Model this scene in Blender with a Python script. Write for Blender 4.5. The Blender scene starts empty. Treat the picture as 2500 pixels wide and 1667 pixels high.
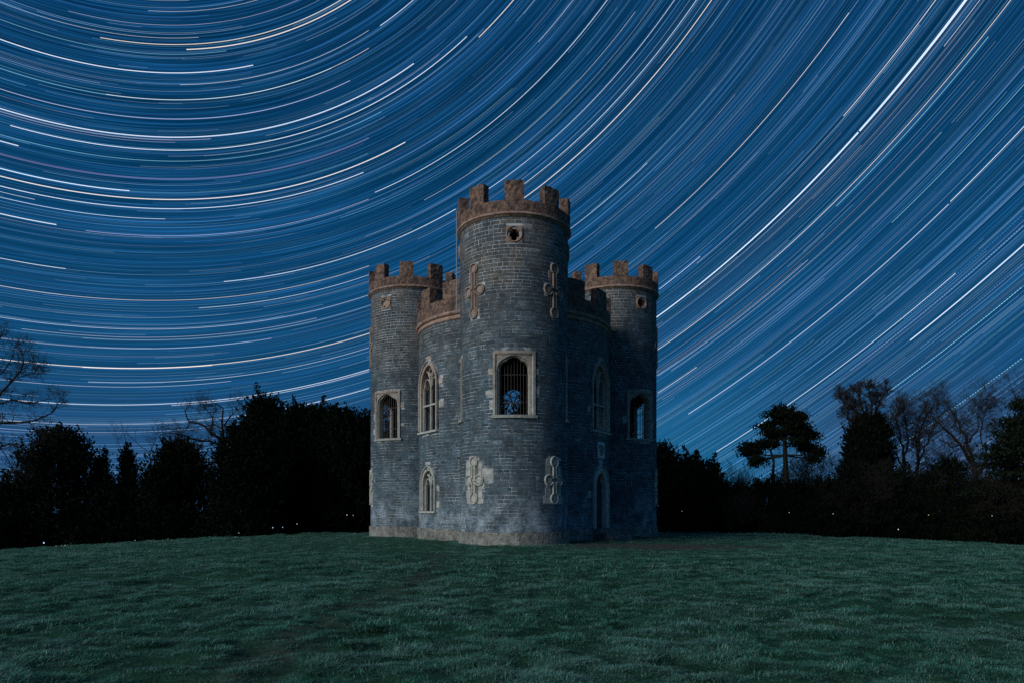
import bpy, math, random
import numpy as np
from math import sin, cos, pi, radians as R
from mathutils import Vector

rng = np.random.default_rng(7)
random.seed(7)
sc = bpy.context.scene
col = sc.collection

# ------------------------------------------------------------------ camera
FPX, YH, CD = 1795.0, 1241.0, 39.14          # focal length and horizon of the photograph in its pixels; camera distance
cam = bpy.data.objects.new('camera', bpy.data.cameras.new('camera'))
col.objects.link(cam); sc.camera = cam
cam.location = (-0.09, -CD, 1.5); cam.rotation_euler = (R(90), 0, 0)
cam.data.sensor_width = 36; cam.data.sensor_fit = 'HORIZONTAL'
cam.data.lens = FPX / 2500 * 36; cam.data.shift_y = (YH - 833.5) / 2500
cam.data.clip_start = 0.1; cam.data.clip_end = 60000

def at(px, py, d):                            # a pixel of the photograph at depth d, as a point of the place
    return Vector((-0.09 + (px - 1250) / FPX * d, -CD + d, 1.5 + (YH - py) / FPX * d))

# ------------------------------------------------------------------ node helpers
class NT:
    def __init__(s, tree): s.t = tree; s.t.nodes.clear()
    def n(s, typ, **k):
        nd = s.t.nodes.new(typ); ins = k.pop('i', {})
        for a, v in k.items(): setattr(nd, a, v)
        for a, v in ins.items(): s.put(nd.inputs[a], v)
        return nd
    def put(s, sock, v):
        if isinstance(v, bpy.types.NodeSocket): s.t.links.new(v, sock)
        elif isinstance(v, bpy.types.Node): s.t.links.new(v.outputs[0], sock)
        else: sock.default_value = v
    def math(s, op, a, b=0.0, c=0.0, clamp=False):
        nd = s.n('ShaderNodeMath', operation=op, use_clamp=clamp)
        s.put(nd.inputs[0], a); s.put(nd.inputs[1], b); s.put(nd.inputs[2], c); return nd.outputs[0]
    def mix(s, f, a, b, mode='MIX'):
        nd = s.n('ShaderNodeMix', data_type='RGBA', blend_type=mode)
        s.put(nd.inputs[0], f)
        s.put(nd.inputs[6], a if not isinstance(a, tuple) else (*a, 1)[:4]); s.put(nd.inputs[7], b if not isinstance(b, tuple) else (*b, 1)[:4])
        return nd.outputs[2]
    def noise(s, vec, scale, detail=3, rough=.55, out=0):
        nd = s.n('ShaderNodeTexNoise', i={'Scale': scale, 'Detail': detail, 'Roughness': rough})
        if vec is not None: s.put(nd.inputs['Vector'], vec)
        return nd.outputs[out]
    def ramp(s, f, stops, interp='LINEAR'):
        nd = s.n('ShaderNodeValToRGB'); e = nd.color_ramp.elements; nd.color_ramp.interpolation = interp
        while len(e) > 1: e.remove(e[0])
        e[0].position = stops[0][0]; e[0].color = tocol(stops[0][1])
        for p, c in stops[1:]:
            x = e.new(p); x.color = tocol(c)
        s.put(nd.inputs[0], f); return nd.outputs[0]
    def rng(s, v, a, b, c=0.0, d=1.0, smooth=True):
        nd = s.n('ShaderNodeMapRange', interpolation_type='SMOOTHSTEP' if smooth else 'LINEAR')
        s.put(nd.inputs[0], v)
        for k, x in enumerate((a, b, c, d)): s.put(nd.inputs[k + 1], x)
        return nd.outputs[0]
def tocol(c):
    return (c, c, c, 1) if isinstance(c, (int, float)) else (*c, 1)[:4]

# ------------------------------------------------------------------ the night sky
POLE_AZ, POLE_ALT = R(-32.5), R(51.5)         # azimuth from the view axis (+y), altitude of the celestial pole
P = np.array([sin(POLE_AZ) * cos(POLE_ALT), cos(POLE_AZ) * cos(POLE_ALT), sin(POLE_ALT)])
U = np.array([cos(POLE_AZ), -sin(POLE_AZ), 0.0])              # to the east of the pole
W = np.cross(P, U)                                             # so that W points down or up from the pole
world = bpy.data.worlds.new('World'); sc.world = world; world.use_nodes = True
w = NT(world.node_tree)
tc = w.n('ShaderNodeTexCoord').outputs['Generated']
sep = w.n('ShaderNodeSeparateXYZ', i={0: tc})
def wdot(v):
    nd = w.n('ShaderNodeVectorMath', operation='DOT_PRODUCT'); w.put(nd.inputs[0], tc); nd.inputs[1].default_value = tuple(v); return nd.outputs['Value']
cp, cu, cw = wdot(P), wdot(U), wdot(W)
theta = w.math('ARCCOSINE', cp)
phi = w.math('ARCTAN2', cu, cw)
elev = w.math('ARCSINE', sep.outputs[2])
base = w.ramp(w.rng(elev, R(-2), R(50), smooth=False), [(0, (.050, .105, .245)), (.10, (.026, .105, .260)), (.22, (.0060, .078, .200)), (.42, (.0018, .054, .148)), (.65, (.0009, .035, .104)), (1, (.0007, .026, .080))])
# a paler, cooler glow low over the field to the right of the folly, a greyer one low on the left
def glow(az, width, h):
    v = np.array([sin(R(az)), cos(R(az)), 0])
    d = wdot(v)
    g = w.rng(d, cos(R(width)), 1.0)
    return w.math('MULTIPLY', g, w.rng(elev, R(h), R(1)))
base = w.mix(w.math('MULTIPLY', glow(14, 14, 17), .75), base, (.008, .17, .36))
base = w.mix(w.math('MULTIPLY', glow(33, 17, 13), .45), base, (.060, .105, .215))
def streak(fr, fphi, seed):
    vec = w.n('ShaderNodeCombineXYZ', i={0: w.math('MULTIPLY', theta, fr), 1: w.math('MULTIPLY', phi, fphi), 2: seed})
    return w.noise(vec, 1.0, 2, .5)
s1 = w.rng(streak(520, 1.6, 3.1), .45, .75)
s2 = w.rng(streak(1500, 3.0, 9.7), .50, .76)
s3 = w.rng(streak(60, 1.1, 5.3), .35, .7)
fade = w.rng(elev, R(2), R(16), .25, 1.0)
s1 = w.math('MULTIPLY', s1, fade); s2 = w.math('MULTIPLY', s2, fade)
skyc = w.mix(w.math('MULTIPLY', s1, .55), base, (.012, .115, .36), 'ADD')
skyc = w.mix(w.math('MULTIPLY', s2, .8), skyc, (.020, .12, .26), 'ADD')
skyc = w.mix(w.math('MULTIPLY', s3, .16), skyc, (.012, .10, .28), 'ADD')
bg = w.n('ShaderNodeBackground', i={'Color': skyc, 'Strength': 0.71})
w.put(w.n('ShaderNodeOutputWorld').inputs[0], bg)

# one soft light: a thin moon behind the camera's left shoulder
SUN_AZ, SUN_EL = 50, 24                       # degrees to the left of the direction folly -> camera, and above the horizon
sun = bpy.data.lights.new('moonlight', 'SUN'); sun.energy = 2.1; sun.angle = R(38); sun.color = (.86, .95, .97)
so = bpy.data.objects.new('moonlight', sun); col.objects.link(so)
sd = Vector((-sin(R(SUN_AZ)) * cos(R(SUN_EL)), -cos(R(SUN_AZ)) * cos(R(SUN_EL)), sin(R(SUN_EL))))
so.rotation_euler = sd.to_track_quat('Z', 'Y').to_euler(); so.location = sd * 60

sc.view_settings.view_transform = 'Standard'; sc.view_settings.look = 'None'
sc.view_settings.gamma = 1; sc.view_settings.exposure = 0; sc.view_settings.use_curve_mapping = False
sc.cycles.max_bounces = 6; sc.cycles.diffuse_bounces = 3; sc.cycles.transparent_max_bounces = 24
sc.cycles.use_denoising = False

# ------------------------------------------------------------------ materials
def principled(name, build, rough=.85, spec=.3):
    m = bpy.data.materials.new(name); m.use_nodes = True; t = NT(m.node_tree)
    c, bump, rr = build(t)
    p = t.n('ShaderNodeBsdfPrincipled', i={'Roughness': rough if rr is None else rr, 'Specular IOR Level': spec})
    t.put(p.inputs['Base Color'], c if not isinstance(c, tuple) else (*c, 1)[:4])
    if bump is not None: t.put(p.inputs['Normal'], bump)
    t.put(t.n('ShaderNodeOutputMaterial').inputs[0], p); return m
def pos(t): return t.n('ShaderNodeNewGeometry').outputs['Position']
def bump(t, h, dist, strength=1.0): return t.n('ShaderNodeBump', i={'Height': h, 'Distance': dist, 'Strength': strength}).outputs[0]
def attr(t, name='Col', out='Color'): return t.n('ShaderNodeAttribute', attribute_name=name).outputs[out]

def m_rubble(t):
    p = pos(t); a = attr(t); z = t.n('ShaderNodeSeparateXYZ', i={0: p}).outputs[2]
    up = t.math('MULTIPLY', t.rng(z, 6.5, 12.5), t.rng(t.noise(p, .8, 4, .6), .25, .6))  # warm glow high on the walls, put into the stone colour
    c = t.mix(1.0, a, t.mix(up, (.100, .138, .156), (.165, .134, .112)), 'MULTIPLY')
    n = t.noise(p, 9, 5, .65); c = t.mix(t.rng(n, .35, .75), c, t.mix(1.0, c, (.55, .57, .62), 'MULTIPLY'))
    big = t.noise(p, .55, 4, .6)                                        # damp, sooty patches
    c = t.mix(t.math('MULTIPLY', t.rng(big, .47, .62), .62), c, (.05, .055, .065))
    spots = t.noise(p, 3.2, 3, .7)
    c = t.mix(t.math('MULTIPLY', t.rng(spots, .66, .74), .8), c, (.02, .02, .024))
    lime_cool_light = t.math('MULTIPLY', t.rng(z, 3.4, .6), t.rng(t.noise(p, 1.6, 5, .7), .38, .7))   # lime bloom near the ground, with the cool low light put into the colour
    c = t.mix(t.math('MULTIPLY', lime_cool_light, .85), c, (.42, .47, .52))
    mp_ = t.n('ShaderNodeMapping', i={'Vector': p, 'Scale': (3.2, 3.2, .30)}).outputs[0]
    runs = t.rng(t.noise(mp_, 1.0, 4, .6), .56, .70); c = t.mix(t.math('MULTIPLY', runs, .55), c, (.045, .05, .055))       # soot and damp running down
    mp2_ = t.n('ShaderNodeMapping', i={'Vector': p, 'Location': (9, 4, 2), 'Scale': (4.2, 4.2, .7)}).outputs[0]
    c = t.mix(t.math('MULTIPLY', t.rng(t.noise(mp2_, 1.0, 5, .7), .62, .72), .5), c, (.40, .43, .46))                  # lime runs
    fl = t.noise(p, 26, 2, .5); c = t.mix(t.math('MULTIPLY', t.rng(fl, .70, .76), .55), c, (.5, .5, .5))
    return c, bump(t, t.math('ADD', n, t.noise(p, 40, 3)), .012, .8), None
M = {}
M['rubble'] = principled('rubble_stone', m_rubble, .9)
def m_mortar(t):
    p = pos(t); n = t.noise(p, 1.5, 5, .75); z_ = t.n('ShaderNodeSeparateXYZ', i={0: p}).outputs[2]; k = t.rng(t.math('ADD', n, t.math('MULTIPLY', t.rng(z_, 9.5, 12.0), .10)), .42, .62)
    z = t.n('ShaderNodeSeparateXYZ', i={0: p}).outputs[2]
    c = t.mix(k, (.11, .12, .13), (.60, .59, .58))
    c = t.mix(t.math('MULTIPLY', t.rng(t.noise(p, 14, 3), .45, .7), .5), c, (.1, .1, .1))
    return c, bump(t, t.noise(p, 30, 3), .01), None
M['mortar'] = principled('lime_mortar', m_mortar, .95)
def m_brown(t):
    p = pos(t); n = t.noise(p, 2.2, 6, .7)
    c = t.ramp(n, [(.3, (.08, .045, .036)), (.46, (.19, .112, .082)), (.6, (.30, .175, .122)), (.75, (.36, .26, .20))])
    c = t.mix(t.math('MULTIPLY', t.rng(t.noise(p, 4.5, 5, .65), .56, .66), .6), c, (.46, .20, .09))
    c = t.mix(t.math('MULTIPLY', t.rng(t.noise(p, 5.1, 5, .75), .61, .68), .8), c, (.38, .36, .32))
    c = t.mix(t.math('MULTIPLY', t.rng(t.noise(p, 6, 6, .75), .47, .60), .88), c, (.045, .038, .036))
    return c, bump(t, t.math('ADD', t.noise(p, 14, 5, .7), n), .05, 1.0), None
M['brown'] = principled('weathered_brown_stone', m_brown, .95)
def m_pale(t):
    p = pos(t); n = t.noise(p, 4, 5, .65); a = attr(t)
    z = t.n('ShaderNodeSeparateXYZ', i={0: p}).outputs[2]
    c = t.ramp(n, [(.3, (.30, .28, .25)), (.5, (.52, .49, .43)), (.72, (.62, .59, .52))])
    c = t.mix(t.math('MULTIPLY', t.rng(z, 5.0, 9.5), .62), c, t.mix(1.0, c, (.95, .56, .44), 'MULTIPLY'))   # warm light on the upper dressings, put into their colour
    c = t.mix(t.math('MULTIPLY', t.rng(t.noise(p, 17, 4), .58, .7), .7), c, (.12, .11, .10))
    c = t.mix(1.0, c, a, 'MULTIPLY')
    return c, bump(t, t.noise(p, 22, 4), .02), None
def m_band(t):
    p = pos(t); n = t.noise(p, 3, 5, .65)
    c = t.ramp(n, [(.3, (.17, .105, .08)), (.5, (.40, .24, .175)), (.7, (.50, .33, .25))])
    c = t.mix(t.math('MULTIPLY', t.rng(t.noise(p, 9, 5, .7), .55, .66), .7), c, (.07, .055, .05))
    return c, bump(t, t.noise(p, 18, 4), .02), None
M['band'] = principled('cornice_stone', m_band, .9)
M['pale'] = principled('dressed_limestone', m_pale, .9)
def m_plinth(t):
    p = pos(t); n = t.noise(p, 3, 6, .7); a = attr(t)
    c = t.ramp(n, [(.3, (.09, .08, .07)), (.5, (.26, .235, .205)), (.7, (.40, .38, .34))])
    c = t.mix(t.math('MULTIPLY', t.rng(t.noise(p, 9, 4), .56, .68), .7), c, (.05, .05, .04))
    return t.mix(1.0, c, a, 'MULTIPLY'), bump(t, t.noise(p, 12, 5), .05), None
M['plinth'] = principled('plinth_stone', m_plinth, .95)
M['inside'] = principled('interior_render', lambda t: ((.018, .017, .016), None, None), .95)  # near-black: the shade of the rooms is put into the colour
M['iron'] = principled('rusted_iron', lambda t: (t.mix(t.noise(pos(t), 18), (.035, .035, .04), (.10, .06, .045)), None, None), .6)
M['steel'] = principled('conductor_metal', lambda t: ((.30, .34, .38), None, None), .5)
M['door'] = principled('dark_painted_door', lambda t: (t.mix(t.rng(t.noise(pos(t), 7), .4, .7), (.035, .045, .07), (.02, .026, .04)), bump(t, t.noise(pos(t), 25), .01), None), .6)
def m_ground(t):
    p = pos(t); n = t.noise(p, 5, 5, .7); a = attr(t, 'Col', 'Color')
    c = t.mix(t.rng(n, .35, .65), (.010, .040, .022), (.025, .085, .045))
    soil = t.mix(t.rng(t.noise(p, 6, 5), .35, .65), (.035, .030, .026), (.105, .088, .076))
    s = t.n('ShaderNodeSeparateColor', i={0: a}).outputs[0]
    return t.mix(s, c, soil), bump(t, t.noise(p, 30, 4), .03), None
M['ground'] = principled('turf_and_soil', m_ground, .95, .15)
def m_grass(t):
    p = pos(t); h = t.n('ShaderNodeSeparateColor', i={0: attr(t)})
    big = t.noise(p, .42, 4, .6); med = t.noise(p, 2.1, 4, .65)
    fine = t.noise(p, 5.5, 4, .7); mf = t.math('ADD', t.math('MULTIPLY', med, .5), t.math('MULTIPLY', fine, .5))
    c = t.mix(t.rng(mf, .40, .60), (.025, .19, .10), (.20, .50, .37))
    blot = t.rng(t.noise(p, 3.0, 4, .65), .50, .60); c = t.mix(t.math('MULTIPLY', blot, .72), c, (.010, .075, .045))
    c = t.mix(t.math('MULTIPLY', t.rng(big, .42, .64), .5), c, (.36, .60, .53))
    c = t.mix(t.math('MULTIPLY', h.outputs[1], .85), c, (.42, .46, .34))       # a few dry blades
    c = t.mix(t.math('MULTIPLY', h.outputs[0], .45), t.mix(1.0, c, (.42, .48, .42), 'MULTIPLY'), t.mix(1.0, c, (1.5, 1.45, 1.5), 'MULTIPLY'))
    return c, None, None
def grass_mat():
    m = principled('frosted_grass', m_grass, .55, .4)
    t = m.node_tree; pr = [n for n in t.nodes if n.type == 'BSDF_PRINCIPLED'][0]
    tr = t.nodes.new('ShaderNodeBsdfTranslucent'); mx = t.nodes.new('ShaderNodeMixShader'); mx.inputs[0].default_value = .3
    src = pr.inputs['Base Color'].links[0].from_socket
    t.links.new(src, tr.inputs[0]); t.links.new(pr.outputs[0], mx.inputs[1]); t.links.new(tr.outputs[0], mx.inputs[2])
    t.links.new(mx.outputs[0], [n for n in t.nodes if n.type == 'OUTPUT_MATERIAL'][0].inputs[0]); return m
M['grass'] = grass_mat()
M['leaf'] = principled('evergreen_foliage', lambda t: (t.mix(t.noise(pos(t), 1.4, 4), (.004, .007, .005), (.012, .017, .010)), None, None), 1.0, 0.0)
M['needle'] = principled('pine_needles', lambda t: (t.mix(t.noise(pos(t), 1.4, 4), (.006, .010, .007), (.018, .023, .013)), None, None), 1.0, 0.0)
M['bark'] = principled('winter_bark', lambda t: (t.mix(t.noise(pos(t), 5, 4), (.014, .012, .010), (.035, .028, .022)), None, None), .95, .1)
M['twig'] = principled('lichened_twigs', lambda t: (t.mix(t.noise(pos(t), 3, 4), (.020, .017, .014), (.055, .043, .034)), None, None), .95, .1)

# ------------------------------------------------------------------ object helpers
WL = {}
def link(o, parent=None, loc=(0, 0, 0)):
    col.objects.link(o); loc = Vector(loc); WL[o.name] = loc
    if parent is not None: o.parent = parent; o.location = loc - WL[parent.name]
    else: o.location = loc
    return o
def empty(name, loc=(0, 0, 0)):
    o = bpy.data.objects.new(name, None); o.empty_display_size = .3; return link(o, None, loc)
def tag(o, label=None, cat=None, group=None, kind=None):
    for k, v in (('label', label), ('category', cat), ('group', group), ('kind', kind)):
        if v: o[k] = v
    return o
def mesh_np(name, V, F, mat, colr=None, smooth=False):
    me = bpy.data.meshes.new(name); V = np.asarray(V, np.float32)
    if isinstance(F, np.ndarray):
        k = F.shape[1]; me.vertices.add(len(V)); me.vertices.foreach_set('co', V.ravel())
        me.loops.add(F.size); me.loops.foreach_set('vertex_index', F.astype(np.int32).ravel())
        me.polygons.add(len(F)); me.polygons.foreach_set('loop_start', np.arange(0, F.size, k, dtype=np.int32))
        me.update(calc_edges=True)
    else: me.from_pydata(V.tolist(), [], F)
    if colr is not None:
        ca = me.color_attributes.new('Col', 'FLOAT_COLOR', 'POINT'); c = np.ones((len(V), 4), np.float32); c[:, :3] = colr
        ca.data.foreach_set('color', c.ravel())
    me.materials.append(mat)
    if smooth: me.polygons.foreach_set('use_smooth', np.ones(len(me.polygons), bool))
    return me
class MB:
    def __init__(s): s.v = []; s.f = []; s.c = []
    def add(s, vs, fs, c=(1, 1, 1)):
        n = len(s.v); s.v += [tuple(x) for x in vs]; s.f += [tuple(i + n for i in f) for f in fs]; s.c += [c] * len(vs)
    def build(s, name, mat, parent=None, origin=(0, 0, 0), smooth=False):
        o3 = np.array(origin, float)
        me = mesh_np(name, np.array(s.v) - o3, s.f, M[mat], np.array(s.c), smooth)
        return link(bpy.data.objects.new(name, me), parent, origin)

def flatmap(cx, cy, az, r):                   # (across, up, outwards) -> place, on a flat face turned to azimuth az (degrees, 0 = towards the camera, + = right)
    a = R(az); n = (sin(a), -cos(a)); t = (cos(a), sin(a))
    return lambda s, z, d: (cx + n[0] * (r + d) + t[0] * s, cy + n[1] * (r + d) + t[1] * s, z)
def cylmap(cx, cy, az, r):
    def f(s, z, d):
        a = R(az) + s / r; return (cx + sin(a) * (r + d), cy - cos(a) * (r + d), z)
    return f
BOXF = [(0, 1, 2, 3), (7, 6, 5, 4), (0, 4, 5, 1), (1, 5, 6, 2), (2, 6, 7, 3), (3, 7, 4, 0)]
def mbox(mb, mp, s0, s1, z0, z1, d0, d1, c=(1, 1, 1), bev=0.0):
    vs = [mp(s0, z0, d0), mp(s1, z0, d0), mp(s1, z1, d0), mp(s0, z1, d0)]
    b = bev
    vs += [mp(s0 + b, z0 + b, d1), mp(s1 - b, z0 + b, d1), mp(s1 - b, z1 - b, d1), mp(s0 + b, z1 - b, d1)]
    mb.add(vs, BOXF, c)
def sweep(mb, mp, pts, wd, d0, d1, closed=False, c=(1, 1, 1), chamfer=.35):
    P2 = [Vector(p) for p in pts]; n = len(P2); vs = []
    for i in range(n):
        a = P2[(i - 1) % n] if (closed or i > 0) else P2[i]; b = P2[(i + 1) % n] if (closed or i < n - 1) else P2[i]
        t = (b - a); t = t.normalized() if t.length > 1e-6 else Vector((1, 0)); nn = Vector((-t.y, t.x))
        dm = d0 + (d1 - d0) * (1 - chamfer)
        for q, d in ((-.5, d0), (-.5, dm), (-.25, d1), (.25, d1), (.5, dm), (.5, d0)):
            p = P2[i] + nn * wd * q; vs.append(mp(p.x, p.y, d))
    fs = []
    for i in range(n if closed else n - 1):
        j = (i + 1) % n
        for k in range(6):
            l = (k + 1) % 6; fs.append((i * 6 + k, i * 6 + l, j * 6 + l, j * 6 + k))
    if not closed: fs += [tuple(range(6)), tuple(reversed(range((n - 1) * 6, n * 6)))]
    mb.add(vs, fs, c)
def ring_plate(mb, mp, outer, inner, d0, d1, c=(1, 1, 1)):    # plate between two loops of equal length, front face at d1, sides back to d0
    n = len(outer); vs = []
    for L in (outer, inner):
        for d in (d1, d0): vs += [mp(p[0], p[1], d) for p in L]
    fs = []
    for i in range(n):
        j = (i + 1) % n
        fs += [(i, j, 2 * n + j, 2 * n + i), (i, n + i, n + j, j), (2 * n + i, 2 * n + j, 3 * n + j, 3 * n + i), (n + i, 3 * n + i, 3 * n + j, n + j)]
    mb.add(vs, fs, c)
def poly_plate(mb, mp, pts, d0, d1, c=(1, 1, 1)):
    n = len(pts); vs = [mp(p[0], p[1], d1) for p in pts] + [mp(p[0], p[1], d0) for p in pts]
    cx = sum(p[0] for p in pts) / n; cz = sum(p[1] for p in pts) / n; vs.append(mp(cx, cz, d1))
    mb.add(vs, [(i, (i + 1) % n, 2 * n) for i in range(n)] + [(i, n + i, n + (i + 1) % n, (i + 1) % n) for i in range(n)], c)

# ------------------------------------------------------------------ ground shape
def vnoise(x, y, s, seed):
    x = np.asarray(x, float) * s; y = np.asarray(y, float) * s; xi = np.floor(x).astype(int); yi = np.floor(y).astype(int)
    fx = x - xi; fy = y - yi; fx = fx * fx * (3 - 2 * fx); fy = fy * fy * (3 - 2 * fy)
    def h(a, b):
        k = (a * 374761393 + b * 668265263 + seed * 1442695) & 0xffffffff
        k = ((k ^ (k >> 13)) * 1274126177) & 0xffffffff; return ((k ^ (k >> 16)) & 0xffff) / 65535.0
    return (h(xi, yi) * (1 - fx) + h(xi + 1, yi) * fx) * (1 - fy) + (h(xi, yi + 1) * (1 - fx) + h(xi + 1, yi + 1) * fx) * fy
def zg(x, y):
    x = np.asarray(x, float); y = np.asarray(y, float); d = y + CD
    k = np.where(x < 0, .00115, .00086)
    z = -k * np.minimum(np.abs(x), 60) ** 2 - .006 * np.clip(d - 47, 0, 40) ** 2
    return np.maximum(z, -14)
def tread(x, y):                              # the trodden lines and the bare patch: 0 grass .. 1 bare
    p1 = np.exp(-((x + 2.35 + .25 * np.sin(y * .35)) / .36) ** 2) * ((y < -14) & (y > -36)) * .40
    p2 = np.exp(-((y + 19.6 + .5 * np.sin(x * .3)) / .45) ** 2) * ((x < 0) & (x > -13)) * .36
    rr = np.hypot((x - 6.0) / 4.6, (y + 9.0) / 2.4); p3 = np.clip(1.35 - rr, 0, 1)
    rf = np.hypot(x - .6, y + 6.6); p4 = np.clip((3.25 - rf) / .45, 0, 1) * (y < -6)
    rd = np.hypot(x, y); p5 = np.clip((5.7 - rd) / .4, 0, 1)
    n = vnoise(x, y, 1.3, 5) * .6 + vnoise(x, y, 3.7, 6) * .4
    return np.clip(np.maximum.reduce([p1, p2, p3 * .95, p4 * .8, p5 * .8]) * (.55 + n * .9), 0, 1)
def hum(x, y):                                # hummocks of the rough turf
    close = np.clip((np.hypot(x, y + 2) - 9) / 8, 0.12, 1)
    return ((vnoise(x, y, 1.1, 11) - .5) * .05 + (vnoise(x, y, 3.1, 12) - .5) * .10 + (vnoise(x, y, 4.6, 15) - .5) * .07 + (vnoise(x, y, .3, 13) - .5) * .12) * close - tread(x, y) * .03

def grid_mesh(xs, ys, fine):
    X, Y = np.meshgrid(xs, ys); Z = zg(X, Y) + (hum(X, Y) if fine else -.25)
    V = np.stack([X, Y, Z], -1).reshape(-1, 3); nx, ny = len(xs), len(ys)
    i = (np.arange(ny - 1)[:, None] * nx + np.arange(nx - 1)[None]).ravel()
    F = np.stack([i, i + 1, i + 1 + nx, i + nx], 1)
    t = tread(V[:, 0], V[:, 1]) if fine else np.zeros(len(V))
    return V, F, np.stack([t, t, t], 1)
V, F, C = grid_mesh(np.arange(-44, 44.01, .14), np.arange(-41, 14.01, .14), True)
o = link(bpy.data.objects.new('field', mesh_np('field', V, F, M['ground'], C, True))); tag(o, kind='structure', label='grassy knoll the folly stands on')
lin = np.concatenate([-np.geomspace(3000, 48, 26), np.linspace(-44, 44, 45), np.geomspace(48, 3000, 26)])
V, F, C = grid_mesh(lin, lin - 14, False)
o = link(bpy.data.objects.new('ground', mesh_np('ground', V, F, M['ground'], C, True))); tag(o, kind='structure', label='low land around the knoll')

# ------------------------------------------------------------------ the folly
castle = empty('castle_folly')
tag(castle, 'round stone castle folly with three tall battlemented towers around a lower drum', 'castle')
RT, RP, RD, RDP = 2.38, 2.476, 5.017, 5.11   # tower shaft, tower parapet, drum shaft, drum parapet radii
ZT, ZD = 13.48, 10.48                         # underside of the cornices
TW = {'front': (0.0, -6.56, 0), 'left': (-5.82, 3.28, -120), 'right': (5.82, 3.28, 120)}
STONES = []                                    # (verts 8x3, colour, parent, apparent size)

def pointed(w2, z0, zs, za, n=9):              # pointed arch loop, from the lower left round to the lower right
    h = za - zs; r = (w2 * w2 + h * h) / (2 * w2); c = r - w2
    pts = [(-w2, z0)] + [(-w2, z0 + (zs - z0) * k / 4) for k in (1, 2, 3)]
    a1 = math.atan2(h, c)
    pts += [(c - r * cos(a1 * k / n), zs + r * sin(a1 * k / n)) for k in range(n + 1)]
    R_ = [(-x, z) for x, z in reversed(pts[:-1])]
    return pts + R_
def cusped(w2, z0, zs, za, n=40, amp=.13):
    pts = [(-w2, z0), (-w2, (z0 + zs) / 2)]
    for k in range(n + 1):
        t = pi - pi * k / n; q = 1 - amp * (1 - abs(sin(2.5 * (t - pi / 2) + pi / 2 * 1))) * (1 if .02 < t < pi - .02 else 0)
        pts.append((w2 * cos(t) * q, zs + (za - zs) * sin(t) ** .8 * q))
    return pts + [(w2, (z0 + zs) / 2), (w2, z0)]
def offset_loop(pts, k, cz):                   # grow a loop away from its middle line
    out = []; n = len(pts)
    for i in range(n):
        a, b = Vector(pts[i - 1]), Vector(pts[(i + 1) % n]); t = (b - a).normalized(); out.append((pts[i][0] - t.y * k, pts[i][1] + t.x * k))
    return out
def rect_loop(pts, x0, x1, z0, z1):            # rays from the middle of a loop out to a rectangle, corners kept
    cx, cz = 0, (min(p[1] for p in pts) + max(p[1] for p in pts)) / 2; out = []
    for x, z in pts:
        dx, dz = x - cx, z - cz; s = 1e9
        if abs(dx) > 1e-9: s = min(s, (x1 - cx) / dx if dx > 0 else (x0 - cx) / dx)
        if abs(dz) > 1e-9: s = min(s, (z1 - cz) / dz if dz > 0 else (z0 - cz) / dz)
        out.append([cx + dx * s, cz + dz * s])
    for c in ((x0, z0), (x1, z0), (x1, z1), (x0, z1)):
        k = min(range(len(out)), key=lambda i: (out[i][0] - c[0]) ** 2 + (out[i][1] - c[1]) ** 2); out[k] = list(c)
    return out
def width_at(pts, z):                          # half width of a loop at a height
    xs = []
    n = len(pts)
    for i in range(n):
        (x0, a), (x1, b) = pts[i], pts[(i + 1) % n]
        if (a - z) * (b - z) <= 0 and a != b: xs.append(x0 + (x1 - x0) * (z - a) / (b - a))
    return max(xs) if xs else 0

class Body:
    def __init__(s, cx, cy, r, az0, span):
        s.cx, s.cy, s.r, s.az0, s.span = cx, cy, r, az0, span; s.holes = []; s.block = []   # (az, loop)
    def hole(s, az, loop): s.holes.append((az, loop))
    def blk(s, az, fn): s.block.append((az, fn))          # fn(z) -> list of (s0, s1)
def rectblk(s0, s1, z0, z1): return lambda z: [(s0, s1)] if z0 <= z <= z1 else []
def loopblk(loop, pad=0.0):
    z0 = min(p[1] for p in loop); z1 = max(p[1] for p in loop)
    def f(z):
        if not z0 - pad <= z <= z1 + pad: return []
        wv = width_at(loop, min(max(z, z0 + .001), z1 - .001)) + pad; return [(-wv, wv)]
    return f

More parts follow.
